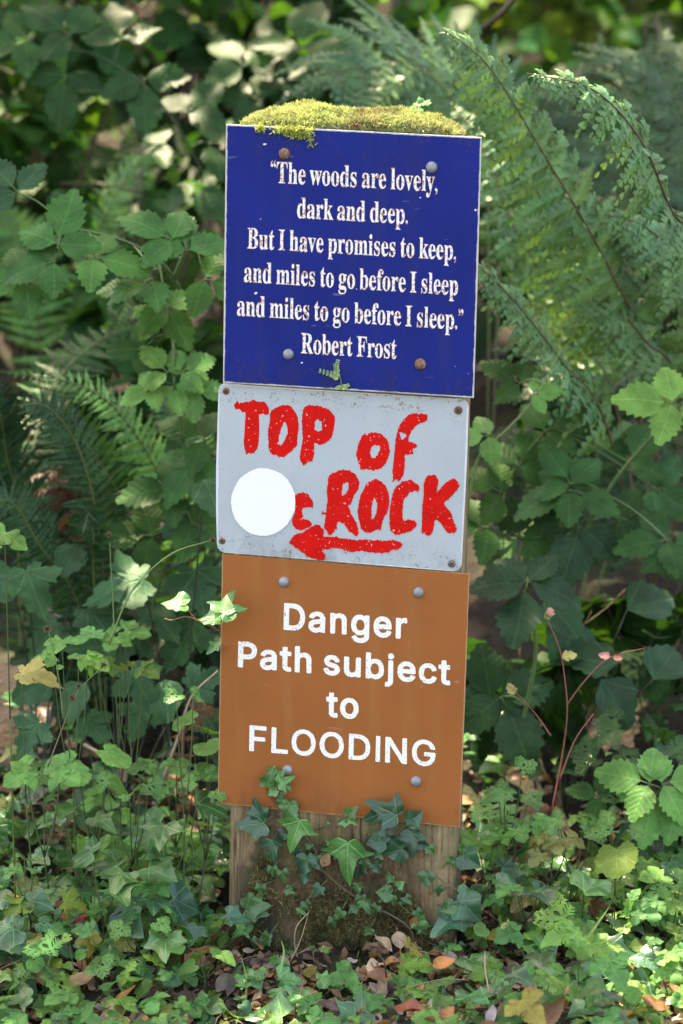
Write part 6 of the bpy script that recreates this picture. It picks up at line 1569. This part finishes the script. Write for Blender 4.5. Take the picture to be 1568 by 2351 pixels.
# ---------------------------------------------------------------- fallen leaves one can tell apart
def fallen(label, px, py, y, ln, ang, col, shape=None, lift=.012, wall=None, wide=1.0, roll=None):
    if wall is None:
        p = W(px, py, y)
        d = ray(px, py)                                   # where that line of sight meets the ground
        for _ in range(12):
            p = CAM + d * ((p[1] - CAM[1]) / d[1]); dz = p[2] - float(terr(p[0], p[1])) - lift
            p[1] += dz / (-d[2] / d[1]); p = CAM + d * ((p[1] - CAM[1]) / d[1])
        n = np.array([0, -.45, 1.0]) + rng.normal(0, .25, 3)
    else:
        p = S(px, py, wall); n = PN + rng.normal(0, .3, 3)
    s = ln * .82 / pxm(p[1])
    dd = pic_dir(ang); dd = dd - n * (dd @ n) / (n @ n) * .9
    var = shape or V_DEAD
    V, L, Z, uv = var[rng.integers(len(var))]
    v2 = [(V * np.array([wide, 1, 1]), L, Z, uv)]
    mb = MB()
    leaves(mb, v2, p - nrm(dd) * s * .5, dd, n, s, np.array(col))
    x = nrm(np.cross(dd, n)); q = p - nrm(dd) * s * .5
    tube(mb, smooth_path([q, q - nrm(dd) * s * .12 + n * s * .03, q - nrm(dd) * s * .24 + x * s * .05], 5), .0008, .0006, 4, np.array(col) * .7)
    tag(mb.build('fallen_leaf', M_DEAD), label, 'fallen leaf', 'dead leaves lying around the foot of the post')
TAN = (.34, .20, .10); ORG = (.36, .15, .045); BRN = (.17, .075, .036); DBR = (.085, .042, .026); GRY = (.20, .16, .14); RED = (.24, .070, .035); PAL = (.42, .30, .19); MAU = (.15, .10, .10)
FALL = [('long curled dark brown leaf at the lower left under the red leaf', 155, 2170, -.1, 110, -55, DBR), ('long tan strip-like leaf at the bottom left', 185, 2255, -.1, 110, 40, TAN, None, .02, None, .7), ('narrow orange-tan strip of leaf slanting at the bottom left', 282, 2292, -.1, 105, 60, ORG, None, .02, None, .45),
 ('pinkish red lobed leaf standing out at the left', 165, 2098, -.08, 66, 150, (.38, .06, .06), V_MAPLE, .05), ('yellow leaf half hidden in the left ground cover', 52, 2058, -.04, 62, -30, (.42, .27, .035), None, .03), ('crinkled dark brown leaf pile piece at the bottom centre left', 430, 2292, -.1, 80, 10, DBR), ('tan upright leaf just left of the post foot', 437, 2200, -.08, 62, 80, TAN), ('brown leaf under the ivy at the lower left centre', 372, 2112, -.05, 62, 20, BRN),
 ('broad grey-brown folded leaf at the bottom left of the post', 545, 2270, -.1, 80, 70, GRY), ('large mauve-brown leaf lying below the middle of the post', 757, 2312, -.14, 80, 130, MAU, None, .008, None, .6), ('shiny chestnut brown leaf below the right half of the post', 938, 2318, -.15, 98, -20, RED, None, .02, None, 1.2), ('pale grey skeleton leaf beside the right post corner', 1000, 2305, -.13, 62, 40, (.34, .31, .28)),
 ('bright orange leaf against the right corner of the post foot', 1018, 2212, -.06, 78, 35, (.42, .16, .045), None, .03), ('orange-brown leaf at the bottom edge right of the post', 1028, 2340, -.17, 78, 40, ORG), ('large reddish brown leaf propped up right of the post', 1250, 2200, -.08, 92, 20, RED, None, .03, None, 1.3), ('dark red-brown leaf under the propped leaf on the right', 1218, 2232, -.1, 62, -60, (.13, .035, .02)),
 ('large glossy brown pointed leaf at the bottom right', 1268, 2322, -.14, 112, 55, (.30, .15, .085), None, .02, None, 1.2), ('greyish purple leaf at the bottom edge right of centre', 1134, 2335, -.16, 66, 80, (.30, .25, .26)), ('tan leaf in the litter right of the post foot', 1128, 2228, -.08, 60, -10, TAN), ('pale grey leaf in the litter at the lower right', 1320, 2205, -.1, 70, 10, GRY),
 ('brown leaf hanging among the ivy right of the post', 1232, 1965, .02, 82, 50, (.27, .12, .05), None, .09), ('rust brown leaf at the lower right under ivy', 1398, 2195, -.09, 66, 5, BRN), ('mauve leaf at the foot of the post right of centre', 898, 2272, -.09, 56, 100, MAU), ('small brown leaf at the bottom right corner', 1490, 2335, -.16, 60, 20, BRN), ('dull brown leaf at the bottom left corner', 60, 2335, -.16, 70, 30, BRN), ('grey-brown crumpled leaf at the bottom below the ivy shoots', 600, 2335, -.16, 70, -20, GRY),
 ('tan crumpled leaf at the bottom left of centre', 350, 2270, -.12, 66, 140, TAN), ('dark brown crumpled leaf between litter and moss at the bottom left', 330, 2335, -.16, 66, 60, DBR)]
for f in FALL: fallen(*f)
for f in (('pale tan dry leaf caught on the right of the mossy post foot', 916, 2158, 0, 52, -80, PAL, None, 0, .016, 1.6), ('small rust brown dry leaf caught in ivy right of the post middle', 950, 2118, 0, 44, 60, (.33, .14, .06), None, 0, .016, 1.2),
          ('little tan dry leaf caught under the ivy at the middle of the post', 748, 1975, 0, 44, 60, TAN, None, 0, .014, 1.2), ('small tan dry leaf low on the right of the post', 972, 2212, 0, 40, 30, TAN, None, 0, .014, 1.2), ('brown dry leaf lying on the moss at the post top', 825, 290, 0, 44, 178, (.30, .10, .04), None, 0, .003, .8)):
    fallen(*f)
def caught():
    mb = MB()
    leaves(mb, V_DEAD, W(1228, 308, .44), pic_dir(45), -FWD + UP * .3, 50 / pxm(.44), np.array((.40, .17, .06)))
    tag(mb.build('fallen_leaf', M_DEAD), 'orange-brown dead leaf caught in the tall fern at the upper right', 'fallen leaf', 'dead leaves lying around the foot of the post')
caught()

# ---------------------------------------------------------------- stalks
def stalk(name, label, cat, pts, r, col, burr=None, bits=()):
    root = thing(name, label, cat, W(*pts[0])) if (burr or bits) else None
    mb = MB(); C = smooth_path([W(*q) for q in pts], 20); tube(mb, C, r, r * .5, 5, col)
    if root is None:
        tag(mb.build(name, M_STEM), label, cat); return
    mb.build('stem', M_STEM, root)
    for b in (burr or ()):
        m = MB(); c = W(*b[:3]); rr = b[3] / pxm(b[2])
        d = nrm(rnd(70))
        for q in d: tube(m, [c + q * rr * .2, c + q * rr], rr * .09, rr * .02, 3, jit((.14, .085, .045), 1, .3)[0])
        m.build('burr', M_STEM, root)
    if bits:
        m = MB()
        for (x, y, d, a, l, var, c) in bits: hand_leaf(m, x, y, d, a, l, var, np.array(c))
        m.build('leaves', M_FINE, root)
ST = (.13, .19, .07)
stalk('seed_stalk', 'thin stalk with a spiky brown burr at the far left', 'seed stalk', [(145, 1650, .0), (135, 1560, .0), (122, 1490, .0), (110, 1448, .0)], .0009, ST, [(108, 1445, .0, 11)], [(128, 1535, 0, 20, 20, V_OVLO, LIGHT)])
stalk('seed_stalk', 'slanting stalk with three brown burrs left of the word path', 'seed stalk', [(110, 1760, .0), (140, 1680, .0), (178, 1590, .0), (236, 1530, .0)], .0009, (.15, .14, .07), [(238, 1527, .0, 11), (180, 1576, .0, 9), (166, 1602, .0, 10)])
stalk('seed_stalk', 'arching green stalk with a bud left of the grey sign lower corner', 'seed stalk', [(250, 1480, .06), (290, 1380, .05), (329, 1325, .05), (400, 1268, .04), (488, 1240, .04)], .0012, (.15, .23, .08), [(488, 1240, .04, 9)])
stalk('seed_stalk', 'upright thin green stalk with a burr left of the grey sign', 'seed stalk', [(262, 1460, .08), (259, 1368, .08), (254, 1290, .08), (252, 1245, .08)], .0009, (.13, .2, .07), [(250, 1228, .08, 9)])
RS = (.26, .075, .065); PK = (.50, .22, .18)
stalk('cranesbill_plant', 'red-stemmed plant with pink and yellow leaves right of the brown sign', 'cranesbill', [(1265, 1870, .10), (1290, 1740, .10), (1302, 1640, .09), (1298, 1570, .09), (1285, 1490, .09), (1255, 1420, .09)], .0012, RS, None,
      [(1262, 1415, .09, 80, 26, V_AVENS, PK), (1250, 1420, .09, 40, 24, V_AVENS, YELG), (1290, 1508, .09, 10, 34, V_AVENS, (.40, .36, .12)), (1400, 1510, .09, 150, 26, V_AVENS, PK), (1408, 1512, .09, 10, 22, V_AVENS, PK), (1180, 1595, .09, 110, 30, V_AVENS, (.45, .38, .15))])
for lab, pts in (('slanting red stalk carrying the pink leaf right of the brown sign', [(1300, 1620, .09), (1345, 1560, .09), (1400, 1510, .09), (1480, 1488, .09)]), ('thin reddish stalk slanting up to a yellow leaf right of the word subject', [(1265, 1690, .1), (1230, 1640, .1), (1185, 1590, .09)]), ('short red stalk low right of the flooding word', [(1285, 1790, .1), (1320, 1700, .1), (1362, 1640, .1)])):
    stalk('red_stalk', lab, 'stalk', pts, .0010, RS)
stalk('red_stalk', 'bright red stalk at the bottom in front of the post', 'stalk', [(672, 2360, -.19), (680, 2310, -.17), (695, 2260, -.14)], .0013, (.36, .09, .09))
stalk('dry_stalk', 'pale dry stalk leaning left of the brown sign', 'dry stalk', [(375, 1790, .15), (410, 1690, .15), (440, 1600, .15), (500, 1540, .16)], .0022, (.36, .27, .19))
stalk('dry_stalk', 'pale dry stalk lying in the shadow at the left', 'dry stalk', [(195, 1710, .25), (240, 1735, .22), (280, 1760, .2)], .0026, (.40, .31, .22))
stalk('dry_stalk', 'twisted dark root hanging in the hollow at the left', 'dry stalk', [(100, 1330, .5), (115, 1400, .48), (150, 1425, .46), (165, 1460, .45)], .0035, (.16, .11, .08))
stalk('dry_stalk', 'curved grey root in the dark hollow left of the grey sign', 'dry stalk', [(240, 1130, .7), (300, 1140, .68), (350, 1190, .65), (390, 1215, .62)], .004, (.18, .14, .11))
stalk('dry_stalk', 'thin brown stem bent across the mossy post foot', 'dry stalk', [(697, 2235, -.03), (678, 2180, -.03), (680, 2130, -.03), (708, 2095, -.02)], .0012, (.30, .22, .15))
stalk('dry_stalk', 'orange-brown stick lying at the lower right', 'dry stalk', [(1248, 2290, -.15), (1330, 2262, -.14), (1405, 2230, -.12)], .0022, (.30, .12, .05))
stalk('dry_stalk', 'dark dry stem standing in the shade right of the grey sign', 'dry stalk', [(1290, 1080, .75), (1305, 960, .75), (1315, 860, .75), (1325, 800, .75)], .0035, (.09, .045, .03))
stalk('dry_stalk', 'brown fern stalk right of the tall fern base', 'dry stalk', [(1530, 1250, .5), (1520, 1120, .5), (1505, 1020, .5)], .003, (.10, .055, .035))

def blades():
    G = [(560, 2330, 555, 2200), (1210, 2270, 1180, 2150), (1130, 2300, 1095, 2220), (1090, 2330, 1160, 2230), (840, 2330, 905, 2290), (640, 2240, 646, 2160), (1310, 2170, 1290, 2100), (230, 2345, 210, 2260), (120, 2330, 170, 2270), (1350, 2150, 1400, 2080)]
    where = ['left of the post foot at the bottom', 'upright right of the post foot', 'slanting left beside the right post corner', 'slanting right at the bottom right of the post', 'lying over the litter below the post', 'standing against the mossy post front', 'right of the post above the propped brown leaf', 'at the bottom left near the tan strip leaf', 'slanting at the bottom left corner', 'slanting among the ivy at the right']
    for (x0, y0, x1, y1), wh in zip(G, where):
        p = W(x0, y0, -.14); q = W(x1, y1, -.10); C = smooth_path([p, (p + q) / 2 + np.array([.004, 0, .006]), q], 10)
        mb = MB(); X = nrm(np.cross(np.gradient(C, axis=0), FWD)); w = np.linspace(.0016, .0003, 10)[:, None]
        V = np.concatenate([C - X * w, C + np.array([0, .0006, 0]), C + X * w]); L = []
        for i in range(9): L += [i, i + 1, 11 + i, 10 + i, 10 + i, 11 + i, 21 + i, 20 + i]
        mb.add(V, L, [4] * 18, None, jit((.12, .22, .06), 1, .2)[0])
        tag(mb.build('grass_blade', M_FINE), 'single green grass blade ' + wh, 'grass blade', 'grass blades around the post foot')
blades()
